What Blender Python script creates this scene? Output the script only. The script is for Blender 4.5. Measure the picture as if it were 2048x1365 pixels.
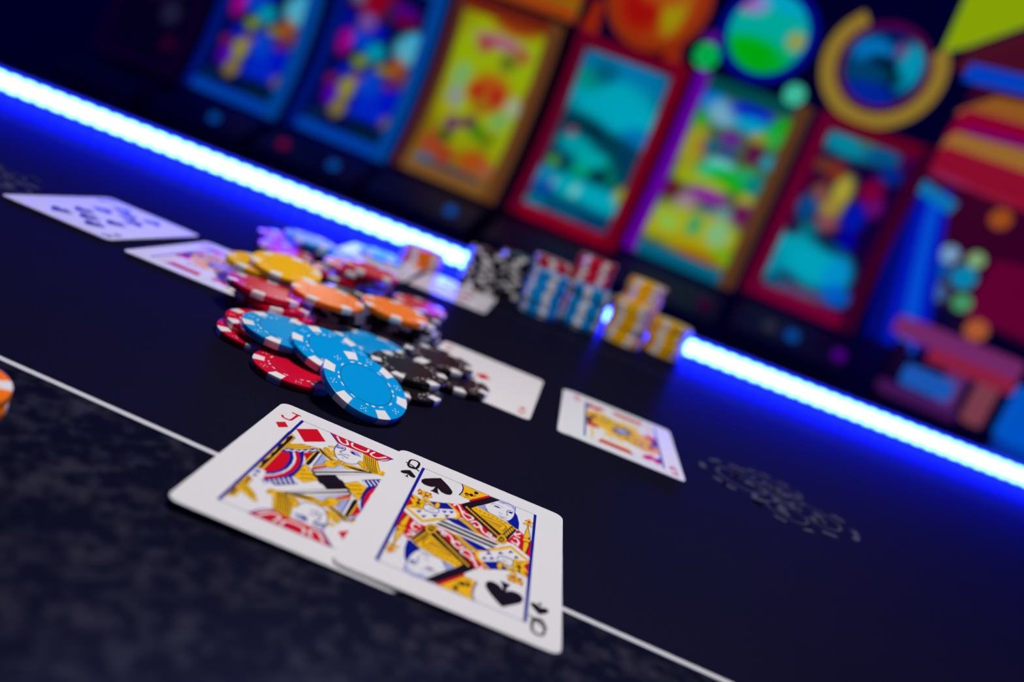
import bpy, bmesh, math, random
import numpy as np
from mathutils import Vector, Matrix
from mathutils.geometry import delaunay_2d_cdt

random.seed(7)
scene = bpy.context.scene
COL = scene.collection
for o in list(bpy.data.objects):
    bpy.data.objects.remove(o, do_unlink=True)

# ------------------------------------------------------------------ camera
PITCH, ROLL, CAM_H, FPX = math.radians(11.40), math.radians(21.763), 0.10785, 1591.2
fwd = Vector((0, math.cos(PITCH), -math.sin(PITCH)))
r0 = Vector((1, 0, 0)); u0 = r0.cross(fwd)
right = math.cos(ROLL) * r0 + math.sin(ROLL) * u0
up = -math.sin(ROLL) * r0 + math.cos(ROLL) * u0
cd = bpy.data.cameras.new('camera'); cam = bpy.data.objects.new('camera', cd); COL.objects.link(cam)
cam.matrix_world = Matrix(((right.x, up.x, -fwd.x, 0), (right.y, up.y, -fwd.y, 0), (right.z, up.z, -fwd.z, CAM_H), (0, 0, 0, 1)))
cd.sensor_width = 36.0; cd.sensor_fit = 'HORIZONTAL'; cd.lens = FPX / 2048 * 36
cd.clip_start = 0.01; cd.clip_end = 60
cd.dof.use_dof = True; cd.dof.focus_distance = 0.283; cd.dof.aperture_fstop = 4.8
scene.camera = cam

# ------------------------------------------------------------------ world, lamps, exposure
w = bpy.data.worlds.new('world'); scene.world = w; w.use_nodes = True
bg = w.node_tree.nodes['Background']; bg.inputs[0].default_value = (0.003, 0.003, 0.062, 1); bg.inputs[1].default_value = 1.0
def area_lamp(name, loc, target, size, power, color):
    l = bpy.data.lights.new(name, 'AREA'); l.shape = 'DISK'; l.size = size; l.energy = power; l.color = color
    o = bpy.data.objects.new(name, l); COL.objects.link(o); o.location = loc
    o.rotation_euler = (Vector(target) - Vector(loc)).to_track_quat('-Z', 'Y').to_euler()
    return o
area_lamp('table_lamp_light', (0.0, 0.34, 0.64), (0.0, 0.33, 0), 0.15, 4.25, (1.0, 0.965, 0.93))
area_lamp('room_lamp_light', (-0.78, 2.9, 0.56), (-0.08, 0.45, 0), 0.28, 0.35, (1.0, 0.93, 0.88))  # added unseen light that gives the rear chips their sheen
scene.view_settings.view_transform = 'Standard'; scene.view_settings.look = 'None'
scene.view_settings.exposure = 0.0; scene.view_settings.gamma = 1.0
scene.view_settings.use_curve_mapping = False

# ------------------------------------------------------------------ helpers
def lin(c):
    return tuple(((v / 255) / 12.92 if v / 255 <= 0.04045 else ((v / 255 + 0.055) / 1.055) ** 2.4) for v in c)
MATS = {}
def mat(name, color=(0.5, 0.5, 0.5), rough=0.5, spec=0.5, emit=None, strength=1.0, metal=0.0, coat=0.0):
    if name in MATS: return MATS[name]
    m = bpy.data.materials.new(name); m.use_nodes = True
    b = m.node_tree.nodes['Principled BSDF']
    b.inputs['Base Color'].default_value = (*color, 1); b.inputs['Roughness'].default_value = rough
    b.inputs['Specular IOR Level'].default_value = spec; b.inputs['Metallic'].default_value = metal
    b.inputs['Coat Weight'].default_value = coat; b.inputs['Coat Roughness'].default_value = 0.12
    if emit is not None:
        b.inputs['Emission Color'].default_value = (*emit, 1); b.inputs['Emission Strength'].default_value = strength
    MATS[name] = m
    return m
def grain(m, scale, amount, bump=0.0, dist=0.001):
    """small procedural colour grain and fine relief on a plain material"""
    nt = m.node_tree; b = nt.nodes['Principled BSDF']; c = tuple(b.inputs['Base Color'].default_value)
    tc = nt.nodes.new('ShaderNodeTexCoord'); n = nt.nodes.new('ShaderNodeTexNoise'); n.inputs['Scale'].default_value = scale
    n.inputs['Detail'].default_value = 4; nt.links.new(tc.outputs['Object'], n.inputs['Vector'])
    mx = nt.nodes.new('ShaderNodeMix'); mx.data_type = 'RGBA'
    mx.inputs['A'].default_value = tuple(v * (1 - amount) for v in c[:3]) + (1,)
    mx.inputs['B'].default_value = tuple(min(1, v * (1 + amount)) for v in c[:3]) + (1,)
    nt.links.new(n.outputs['Fac'], mx.inputs['Factor']); nt.links.new(mx.outputs['Result'], b.inputs['Base Color'])
    if bump:
        bp = nt.nodes.new('ShaderNodeBump'); bp.inputs['Strength'].default_value = bump; bp.inputs['Distance'].default_value = dist
        nt.links.new(n.outputs['Fac'], bp.inputs['Height']); nt.links.new(bp.outputs['Normal'], b.inputs['Normal'])
    return m
def mesh(name, verts, faces, mats, idx=None, smooth=False):
    me = bpy.data.meshes.new(name); me.from_pydata([tuple(v) for v in verts], [], faces)
    for m in (mats if isinstance(mats, (list, tuple)) else [mats]): me.materials.append(m)
    if idx:
        for p, i in zip(me.polygons, idx): p.material_index = i
    if smooth:
        for p in me.polygons: p.use_smooth = True
    me.update(); return me
def link(name, me, parent=None, loc=(0, 0, 0), rot=(0, 0, 0)):
    o = bpy.data.objects.new(name, me); COL.objects.link(o); o.parent = parent
    o.location = loc; o.rotation_euler = rot
    return o
def tag(o, label, cat, group=None):
    o['label'] = label; o['category'] = cat
    if group: o['group'] = group
    return o
def struct(o):
    o['kind'] = 'structure'; return o
def box_data(x0, x1, y0, y1, z0, z1):
    v = [(x, y, z) for x in (x0, x1) for y in (y0, y1) for z in (z0, z1)]
    f = [(0, 1, 3, 2), (4, 6, 7, 5), (0, 4, 5, 1), (2, 3, 7, 6), (0, 2, 6, 4), (1, 5, 7, 3)]
    return v, f
def bevel_box(name, x0, x1, y0, y1, z0, z1, m, bev=0.004, seg=2):
    bm = bmesh.new(); v, f = box_data(x0, x1, y0, y1, z0, z1)
    vs = [bm.verts.new(p) for p in v]
    for q in f: bm.faces.new([vs[i] for i in q])
    bmesh.ops.recalc_face_normals(bm, faces=bm.faces)
    bmesh.ops.bevel(bm, geom=list(bm.edges), offset=bev, segments=seg, affect='EDGES', profile=0.6)
    me = bpy.data.meshes.new(name); bm.to_mesh(me); bm.free(); me.materials.append(m); return me
def lathe(name, prof, seg, mats, idxf=None, a0=0.0, a1=2 * math.pi, smooth=True):
    """revolve profile [(r,z),..] around z"""
    full = abs(a1 - a0 - 2 * math.pi) < 1e-6; n = seg if full else seg + 1
    vs, fs, ids = [], [], []
    for i in range(n):
        a = a0 + (a1 - a0) * i / seg; vs += [(r * math.cos(a), r * math.sin(a), z) for r, z in prof]
    k = len(prof)
    for i in range(seg):
        j = (i + 1) % n
        for q in range(k - 1):
            fs.append((i * k + q, j * k + q, j * k + q + 1, i * k + q + 1)); ids.append(idxf(q) if idxf else 0)
    if not full:
        fs.append(tuple(range(k))[::-1]); fs.append(tuple((n - 1) * k + q for q in range(k))); ids += [0, 0]
    me = mesh(name, vs, fs, mats, ids)
    bm = bmesh.new(); bm.from_mesh(me); bmesh.ops.remove_doubles(bm, verts=bm.verts, dist=1e-7)
    bmesh.ops.recalc_face_normals(bm, faces=bm.faces); bm.to_mesh(me); bm.free()
    if smooth:
        for p in me.polygons: p.use_smooth = True
        me.set_sharp_from_angle(angle=math.radians(32))
    return me

# ------------------------------------------------------------------ the room: floor, back wall
m_floor = grain(mat('dark_carpet', (0.012, 0.012, 0.35), 0.9, 0.1), 60, 0.5)
m_wall = grain(mat('navy_wall', (0.02, 0.02, 0.42), 0.7, 0.2), 3, 0.3)
FLOOR_Z = -0.75
v, f = box_data(-6, 6, -2, 8.2, FLOOR_Z - 0.05, FLOOR_Z); struct(link('floor', mesh('floor', v, f, m_floor)))
v, f = box_data(-6, 6, 7.6, 7.8, FLOOR_Z, 3.2); struct(link('wall_back', mesh('wall_back', v, f, m_wall)))

# ------------------------------------------------------------------ poker table with a printed cloth mat
m_wood = grain(mat('black_wood', (0.01, 0.01, 0.014), 0.35, 0.4), 40, 0.4)
table = tag(link('poker_table', None, loc=(0, 0.32, FLOOR_Z)), 'black poker table carrying the dark printed playing mat', 'table')
link('tabletop', bevel_box('tabletop', -0.95, 0.95, -0.62, 0.54, 0.70, 0.7465, m_wood, 0.006), table)
leg_me = bevel_box('leg', -0.035, 0.035, -0.035, 0.035, 0, 0.70, m_wood, 0.004)
for sx in (-1, 1):
    for sy in (-0.52, 0.44): link('leg', leg_me, table, (sx * 0.85, sy, 0))

def mat_cloth():
    m = bpy.data.materials.new('printed_cloth'); m.use_nodes = True; nt = m.node_tree; b = nt.nodes['Principled BSDF']
    L = nt.links.new; N = nt.nodes.new
    tc = N('ShaderNodeTexCoord'); sep = N('ShaderNodeSeparateXYZ'); L(tc.outputs['Object'], sep.inputs[0])
    # printed ornamental border on the player's side of the white line
    m1 = N('ShaderNodeMath'); m1.operation = 'MULTIPLY'; m1.inputs[1].default_value = 0.084; L(sep.outputs['X'], m1.inputs[0])
    m2 = N('ShaderNodeMath'); m2.operation = 'ADD'; L(sep.outputs['Y'], m2.inputs[0]); L(m1.outputs[0], m2.inputs[1])
    lt = N('ShaderNodeMath'); lt.operation = 'LESS_THAN'; lt.inputs[1].default_value = 0.2102; L(m2.outputs[0], lt.inputs[0])
    # damask: warped rings and blotches
    wn = N('ShaderNodeTexNoise'); wn.inputs['Scale'].default_value = 48; wn.inputs['Detail'].default_value = 6; wn.inputs['Roughness'].default_value = 0.62
    L(tc.outputs['Object'], wn.inputs['Vector'])
    n2 = N('ShaderNodeTexNoise'); n2.inputs['Scale'].default_value = 190; n2.inputs['Detail'].default_value = 3; L(tc.outputs['Object'], n2.inputs['Vector'])
    mu = N('ShaderNodeMath'); mu.operation = 'MULTIPLY'; L(wn.outputs['Fac'], mu.inputs[0]); L(n2.outputs['Fac'], mu.inputs[1])
    rp = N('ShaderNodeValToRGB'); rp.color_ramp.elements[0].position = 0.21; rp.color_ramp.elements[0].color = (0.0022, 0.0022, 0.0050, 1)
    rp.color_ramp.elements[1].position = 0.42; rp.color_ramp.elements[1].color = (0.0230, 0.0235, 0.033, 1)
    L(mu.outputs[0], rp.inputs[0])
    fine = N('ShaderNodeTexNoise'); fine.inputs['Scale'].default_value = 900; fine.inputs['Detail'].default_value = 2; L(tc.outputs['Object'], fine.inputs['Vector'])
    r2 = N('ShaderNodeValToRGB'); r2.color_ramp.elements[0].position = 0.3; r2.color_ramp.elements[0].color = (0.0034, 0.0028, 0.0068, 1)
    r2.color_ramp.elements[1].position = 0.75; r2.color_ramp.elements[1].color = (0.0066, 0.0056, 0.0115, 1); L(fine.outputs['Fac'], r2.inputs[0])
    mx = N('ShaderNodeMix'); mx.data_type = 'RGBA'; L(lt.outputs[0], mx.inputs['Factor']); L(r2.outputs[0], mx.inputs['A']); L(rp.outputs[0], mx.inputs['B'])
    L(mx.outputs['Result'], b.inputs['Base Color'])
    # woven relief
    wa = N('ShaderNodeTexWave'); wa.inputs['Scale'].default_value = 330; wa.bands_direction = 'X'; L(tc.outputs['Object'], wa.inputs['Vector'])
    wb = N('ShaderNodeTexWave'); wb.inputs['Scale'].default_value = 330; wb.bands_direction = 'Y'; L(tc.outputs['Object'], wb.inputs['Vector'])
    ad = N('ShaderNodeMath'); ad.operation = 'ADD'; L(wa.outputs['Fac'], ad.inputs[0]); L(wb.outputs['Fac'], ad.inputs[1])
    bp = N('ShaderNodeBump'); bp.inputs['Strength'].default_value = 0.35; bp.inputs['Distance'].default_value = 0.0002; L(ad.outputs[0], bp.inputs['Height'])
    L(bp.outputs['Normal'], b.inputs['Normal'])
    b.inputs['Roughness'].default_value = 0.95; b.inputs['Specular IOR Level'].default_value = 0.0
    # faint satin sheen of the printed cloth
    g = N('ShaderNodeBsdfGlossy'); g.inputs['Roughness'].default_value = 0.36; g.inputs['Color'].default_value = (0.3, 0.34, 1, 1)
    ms = N('ShaderNodeMixShader'); ms.inputs[0].default_value = 0.042
    L(b.outputs[0], ms.inputs[1]); L(g.outputs[0], ms.inputs[2]); L(ms.outputs[0], nt.nodes['Material Output'].inputs['Surface'])
    return m
v, f = box_data(-0.93, 0.93, -0.28, 0.84, -0.003, 0)
play_mat = tag(link('playing_mat', mesh('playing_mat', v, f, mat_cloth())), 'dark cloth playing mat with white border line and grey emblems', 'mat')
m_white_print = mat('white_print', (0.56, 0.56, 0.6), 0.8, 0.1)
m_grey_print = mat('grey_print', (0.06, 0.06, 0.09), 0.8, 0.1)
m_faint_print = mat('faint_print', (0.0075, 0.007, 0.015), 0.8, 0.1)
def strip(name, p, q, wd, m, z):
    p, q = Vector(p), Vector(q); d = (q - p).normalized(); n = Vector((-d.y, d.x)) * wd / 2
    vs = [(*(p - n), z), (*(q - n), z), (*(q + n), z), (*(p + n), z)]
    return link(name, mesh(name, vs, [(0, 1, 2, 3)], m), play_mat)
strip('printed_border_line', (-0.92, 0.2876), (0.92, 0.133), 0.0024, m_white_print, 0.00012)
strip('printed_inner_line', (-0.92, 0.590), (0.92, 0.665), 0.007, m_faint_print, 0.00010)
def emblem(cx, cy, R, seed):
    """grey printed badge made of chip rims, dashes and ovals"""
    rnd = random.Random(seed); vs, fs = [], []
    def arc(x, y, r0, r1, a0, a1, n=8):
        b = len(vs)
        for i in range(n + 1):
            a = a0 + (a1 - a0) * i / n
            vs.append((x + r0 * math.cos(a), y + r0 * math.sin(a), 0)); vs.append((x + r1 * math.cos(a), y + r1 * math.sin(a), 0))
        for i in range(n): fs.append((b + 2 * i, b + 2 * i + 1, b + 2 * i + 3, b + 2 * i + 2))
    for (x, y, r) in ((-0.42, 0.10, 0.52), (0.40, -0.16, 0.50), (0.02, 0.36, 0.42), (-0.02, -0.44, 0.4)):
        for k in range(8):
            a = k * math.pi / 4 + rnd.random(); arc(x * R, y * R, r * R * 0.86, r * R, a, a + 0.36, 4)
        arc(x * R, y * R, r * R * 0.55, r * R * 0.60, 0, 6.28, 28)
        for k in range(3):
            a = rnd.random() * 6; arc(x * R, y * R, r * R * 0.08, r * R * 0.30, a, a + 1.1, 5)
    return link('printed_emblem', mesh('printed_emblem', vs, fs, m_grey_print), play_mat, (cx, cy, 0.0001))
emblem(0.162, 0.409, 0.047, 3); emblem(-0.306, 0.424, 0.047, 5)

# ------------------------------------------------------------------ LED light strip behind the mat
LED_C = (0.0100, 0.030, 1.0)
m_led_band = mat('led_diffuser', (0.02, 0.02, 0.02), 0.6, 0.2, LED_C, 95.0)
m_led = mat('led_lens', (0.02, 0.02, 0.02), 0.4, 0.2, LED_C, 140.0)
m_led_back = mat('led_channel', (0.03, 0.03, 0.035), 0.5, 0.3)
LED_ANG = math.atan(0.075)
led_root = tag(link('led_light_strip', None, loc=(0, 0.772, 0), rot=(0, 0, LED_ANG)), 'glowing blue-white led strip running along the back of the mat', 'light strip')
v, f = box_data(-0.93, 0.93, 0.0015, 0.006, 0, 0.0225); link('channel', mesh('channel', v, f, m_led_back), led_root)
v, f = box_data(-0.925, 0.925, -0.0005, 0.0015, 0.0045, 0.0165); link('diffuser', mesh('diffuser', v, f, m_led_band), led_root)
led_me = bevel_box('led', -0.0050, 0.0050, -0.0028, -0.0004, 0.0030, 0.0180, m_led, 0.0011, 2)
for i in range(-65, 66): link('led', led_me, led_root, (i * 0.0140, 0, 0))
QUEEN_ART=[('R',0,[-425,252,-434,48,-408,42,-340,132,-349,227]),
('Y',0,[-424,247,-389,237,-349,227,-307,225,-341,163,-342,108,-326,86,-427,36,-387,117,-425,188,-388,187]),
('K',0,[-379,224,-351,213,-361,181,-347,168,-368,92,-363,146,-380,151,-364,184]),
('B',0,[-349,227,-285,258,-182,331,-133,276,-227,195,-294,209]),
('Y',0,[-432,40,-291,-67,-223,18,-155,94,-99,143,-80,205,-94,266,-139,309,-177,341,-191,326,-385,65]),
('B',0,[-308,229,-242,284,-190,322,-135,274,-230,186]),
('W',0,[-404,44,-330,82,-227,197,-135,274,-105,228,-107,181,-147,128,-225,56,-289,-31]),
('B',0,[-355,49,-320,79,-330,32]),
('B',0,[-315,10,-281,40,-291,-7]),
('B',0,[-254,78,-219,108,-229,60]),
('B',0,[-207,187,-171,218,-182,169]),
('B',0,[-184,143,-147,174,-159,125]),
('B',0,[-164,222,-128,254,-140,204]),
('B',0,[-322,117,-322,173,-293,202,-228,188,-216,173,-221,133,-256,99,-303,95]),
('W',0,[-318,122,-318,167,-292,193,-231,180,-222,167,-225,139,-256,109,-302,106]),
('B',0.18,[-286,163,-250,167]),
('B',0.18,[-287,130,-249,138]),
('B',0.18,[-279,153,-241,159]),
('Y',0,[-342,108,-345,159,-328,192,-318,186,-324,147,-321,107,-333,85]),
('R',0,[-393,372,-372,353,-343,365,-303,369,-308,331,-310,281,-334,293,-366,289,-390,276,-385,310,-398,326]),
('Y',0,[-396,322,-389,343,-374,351,-367,336,-373,313,-388,305]),
('Y',0,[-372,331,-365,352,-350,360,-342,345,-349,322,-363,314]),
('Y',0,[-343,333,-336,354,-321,363,-314,347,-321,324,-335,316]),
('Y',0,[-368,296,-361,315,-348,322,-341,308,-347,287,-360,280]),
('Y',0,[-323,313,-317,333,-304,340,-297,324,-303,302,-316,295]),
('Y',0,[-351,259,-338,289,-319,263,-258,213,-268,194,-333,238]),
('Y',0,[-258,213,-255,260,-245,286,-228,255,-230,210,-242,190]),
('K',0,[-293,672,-259,637,-216,588,-186,539,-180,497,-192,464,-218,447,-253,452,-285,490,-273,437,-259,403,-292,403,-325,405,-309,442,-304,495,-324,469,-351,459,-380,459,-402,479,-407,518,-390,559,-349,608]),
('K',0,[-505,593,-478,563,-453,530,-451,503,-465,491,-488,494,-505,512,-500,487,-491,463,-520,467,-510,488,-510,515,-527,501,-546,496,-559,507,-557,533,-532,567]),
('K',0,[-537,780,-516,796,-491,798,-469,782,-461,757,-459,694,-469,643,-490,631,-522,625,-541,650,-546,676,-547,749]),
('W',0,[-529,763,-512,776,-494,776,-479,760,-477,732,-481,667,-494,664,-518,662,-529,677,-532,712]),
('K',0.75,[-559,696,-522,688,-499,674,-447,632]),
('Y',0,[-135,719,-41,710,64,720,-57,515,-134,524,-120,596,-123,671]),
('B',0.5,[-142,721,-124,670,-122,593,-134,521]),
('K',0,[-104,590,-93,611,-75,607,-70,589,-81,562,-94,562]),
('K',0,[-73,606,-61,627,-44,623,-38,605,-50,578,-63,578]),
('K',0,[-45,673,-33,695,-15,690,-10,672,-22,645,-35,644]),
('Y',0.25,[-94,578,-79,586]),
('K',0.25,[-97,524,-74,550,-61,548]),
('K',0.25,[-40,620,-25,626,-36,592]),
('R',0,[-60,508,62,717,84,709,-51,488]),
('K',0,[-102,400,-51,490,83,711,149,716,52,542,-2,448,277,401,296,351,244,146,175,121,-90,355]),
('Y',0,[-30,396,3,465,277,391,254,374,205,207]),
('K',0.45,[-6,414,11,412]),
('K',0.45,[24,411,41,409]),
('K',0.45,[55,408,72,406]),
('K',0.45,[85,405,102,403]),
('K',0.45,[115,402,132,400]),
('K',0.45,[145,399,162,397]),
('K',0.45,[175,396,192,395]),
('K',0.45,[205,393,222,392]),
('K',0.25,[44,356,214,358,185,255,44,356]),
('D',0,[66,340,201,335,182,274]),
('K',0.2,[7,369,222,349,198,230]),
('Y',0,[-72,379,-62,399,-50,385,-58,365,-62,380]),
('Y',0,[-55,364,-44,383,-32,369,-41,349,-45,364]),
('Y',0,[-37,348,-27,367,-15,353,-23,334,-27,348]),
('Y',0,[-20,332,-10,352,2,338,-6,318,-10,333]),
('Y',0,[-3,317,8,336,19,322,11,303,7,317]),
('Y',0,[14,301,25,320,36,307,28,287,24,302]),
('Y',0,[31,286,42,305,53,291,45,272,41,286]),
('Y',0,[48,271,59,290,70,276,61,257,58,271]),
('Y',0,[65,256,75,274,87,261,78,242,74,256]),
('Y',0,[81,241,92,259,103,246,95,227,91,241]),
('Y',0,[98,226,108,244,120,231,111,212,108,226]),
('Y',0,[114,211,125,229,136,216,127,198,124,211]),
('Y',0,[131,196,141,215,152,201,143,183,140,197]),
('Y',0,[147,182,157,200,168,187,160,168,156,182]),
('Y',0,[163,167,173,185,184,172,176,154,172,168]),
('Y',0,[212,216,223,216,235,184,224,174]),
('Y',0,[222,251,233,251,245,218,234,208]),
('Y',0,[232,286,243,286,255,253,244,242]),
('Y',0,[242,321,253,321,266,288,254,277]),
('Y',0,[252,357,264,357,276,323,264,312]),
('Y',0,[262,393,274,393,287,359,275,348]),
('Y',0,[175,101,180,156,201,199,227,200,242,161,235,110,213,72,189,68]),
('K',0,[186,110,189,149,203,177,221,178,230,151,227,117,211,93,195,88]),
('Y',0,[191,129,196,145,202,140,198,124]),
('Y',0,[208,149,213,165,220,159,215,144]),
('Y',0,[196,103,200,118,207,113,202,98]),
('Y',0,[213,121,217,136,224,131,219,115]),
('Y',0,[202,125,207,140,213,135,209,120]),
('R',0,[-181,329,-100,402,-88,357,175,121,175,86,218,72,86,82,-36,212,-79,203,-91,261,-149,314]),
('W',0.75,[-143,326,-134,364,-114,361,-87,299,-64,242,-29,215,-4,245,-3,274,-28,283,-63,288,-74,312]),
('W',0.75,[-7,193,24,236,62,199,70,153,98,117,129,112,137,148,111,154]),
('W',0.75,[16,182,29,157,51,177,60,202]),
('W',0.75,[108,136,141,94,169,95,162,114,141,110]),
('Y',0,[-92,166,-45,206,85,86,39,77,-30,133]),
('K',0.2,[-80,169,-17,145,48,85]),
('K',0.25,[-66,185,0,161,61,92]),
('K',0.2,[-51,198,21,149,73,93]),
('B',0,[-175,113,-91,161,-29,131,40,75,-41,78,-113,86]),
('W',0,[50,540,96,613,149,713,205,732,265,709,266,610,259,522,233,447,204,440,99,442,65,478]),
('L',0,[132,673,154,715,210,733,265,709,264,632,234,700,197,701,174,668]),
('L',0,[1,463,50,540,61,492,99,444,43,450]),
('B',0.22,[13,484,32,457]),
('B',0.22,[26,504,52,454]),
('B',0.22,[39,525,73,445]),
('B',0.22,[51,536,84,444]),
('B',0.25,[91,586,116,620,180,623]),
('B',0,[112,589,139,600,168,592,146,576,115,576]),
('B',0.3,[210,573,220,607,245,619,258,614]),
('B',0,[216,572,231,600,258,602,244,570]),
('B',0.25,[208,577,219,516,205,520]),
('B',0.25,[157,521,168,508,187,515]),
('B',0.3,[155,472,182,469,220,474]),
('B',0.3,[169,451,203,453]),
('B',0.15,[154,709,185,689]),
('B',0.15,[174,709,203,682]),
('B',0.15,[194,708,221,675]),
('B',0.15,[214,708,238,667]),
('B',0.15,[234,708,256,660]),
('B',0.22,[65,478,99,442,204,440,233,447,259,522,266,610,265,709]),
('B',0,[266,622,289,573,307,475,311,367,281,377,236,413,217,436,238,452,260,524]),
('R',0,[296,348,313,366,344,339,349,285,395,301,425,282,423,40,291,139,238,132,274,247]),
('W',0.7,[295,310,291,274,308,264,327,270]),
('W',0.7,[328,334,302,289]),
('W',0.7,[283,219,306,230,323,189,314,146,324,136]),
('W',0.7,[274,175,290,155,315,167]),
('Y',0,[346,555,378,600,402,553,369,513]),
('R',0,[362,559,378,579,387,552,372,534]),
('Y',0,[336,511,368,519,367,492,340,489]),
('Y',0,[374,515,408,513,405,494,377,490]),
('K',0,[371,503,397,340,396,302,346,280,348,305]),
('Y',0,[371,490,385,350,380,303,349,287,351,313]),
('W',0,[380,431,391,334,387,315]),
('Y',0,[346,274,371,300,398,288,392,260,350,245]),
('K',0,[356,237,398,252,395,204,381,79,372,85]),
('Y',0,[356,231,386,246,388,208,372,85,355,99,354,167]),
('W',0,[-222,16,-193,50,217,74,159,4,-100,-1]),
('K',0,[-203,30,-172,60,201,54,172,21,-104,31])]
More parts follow.
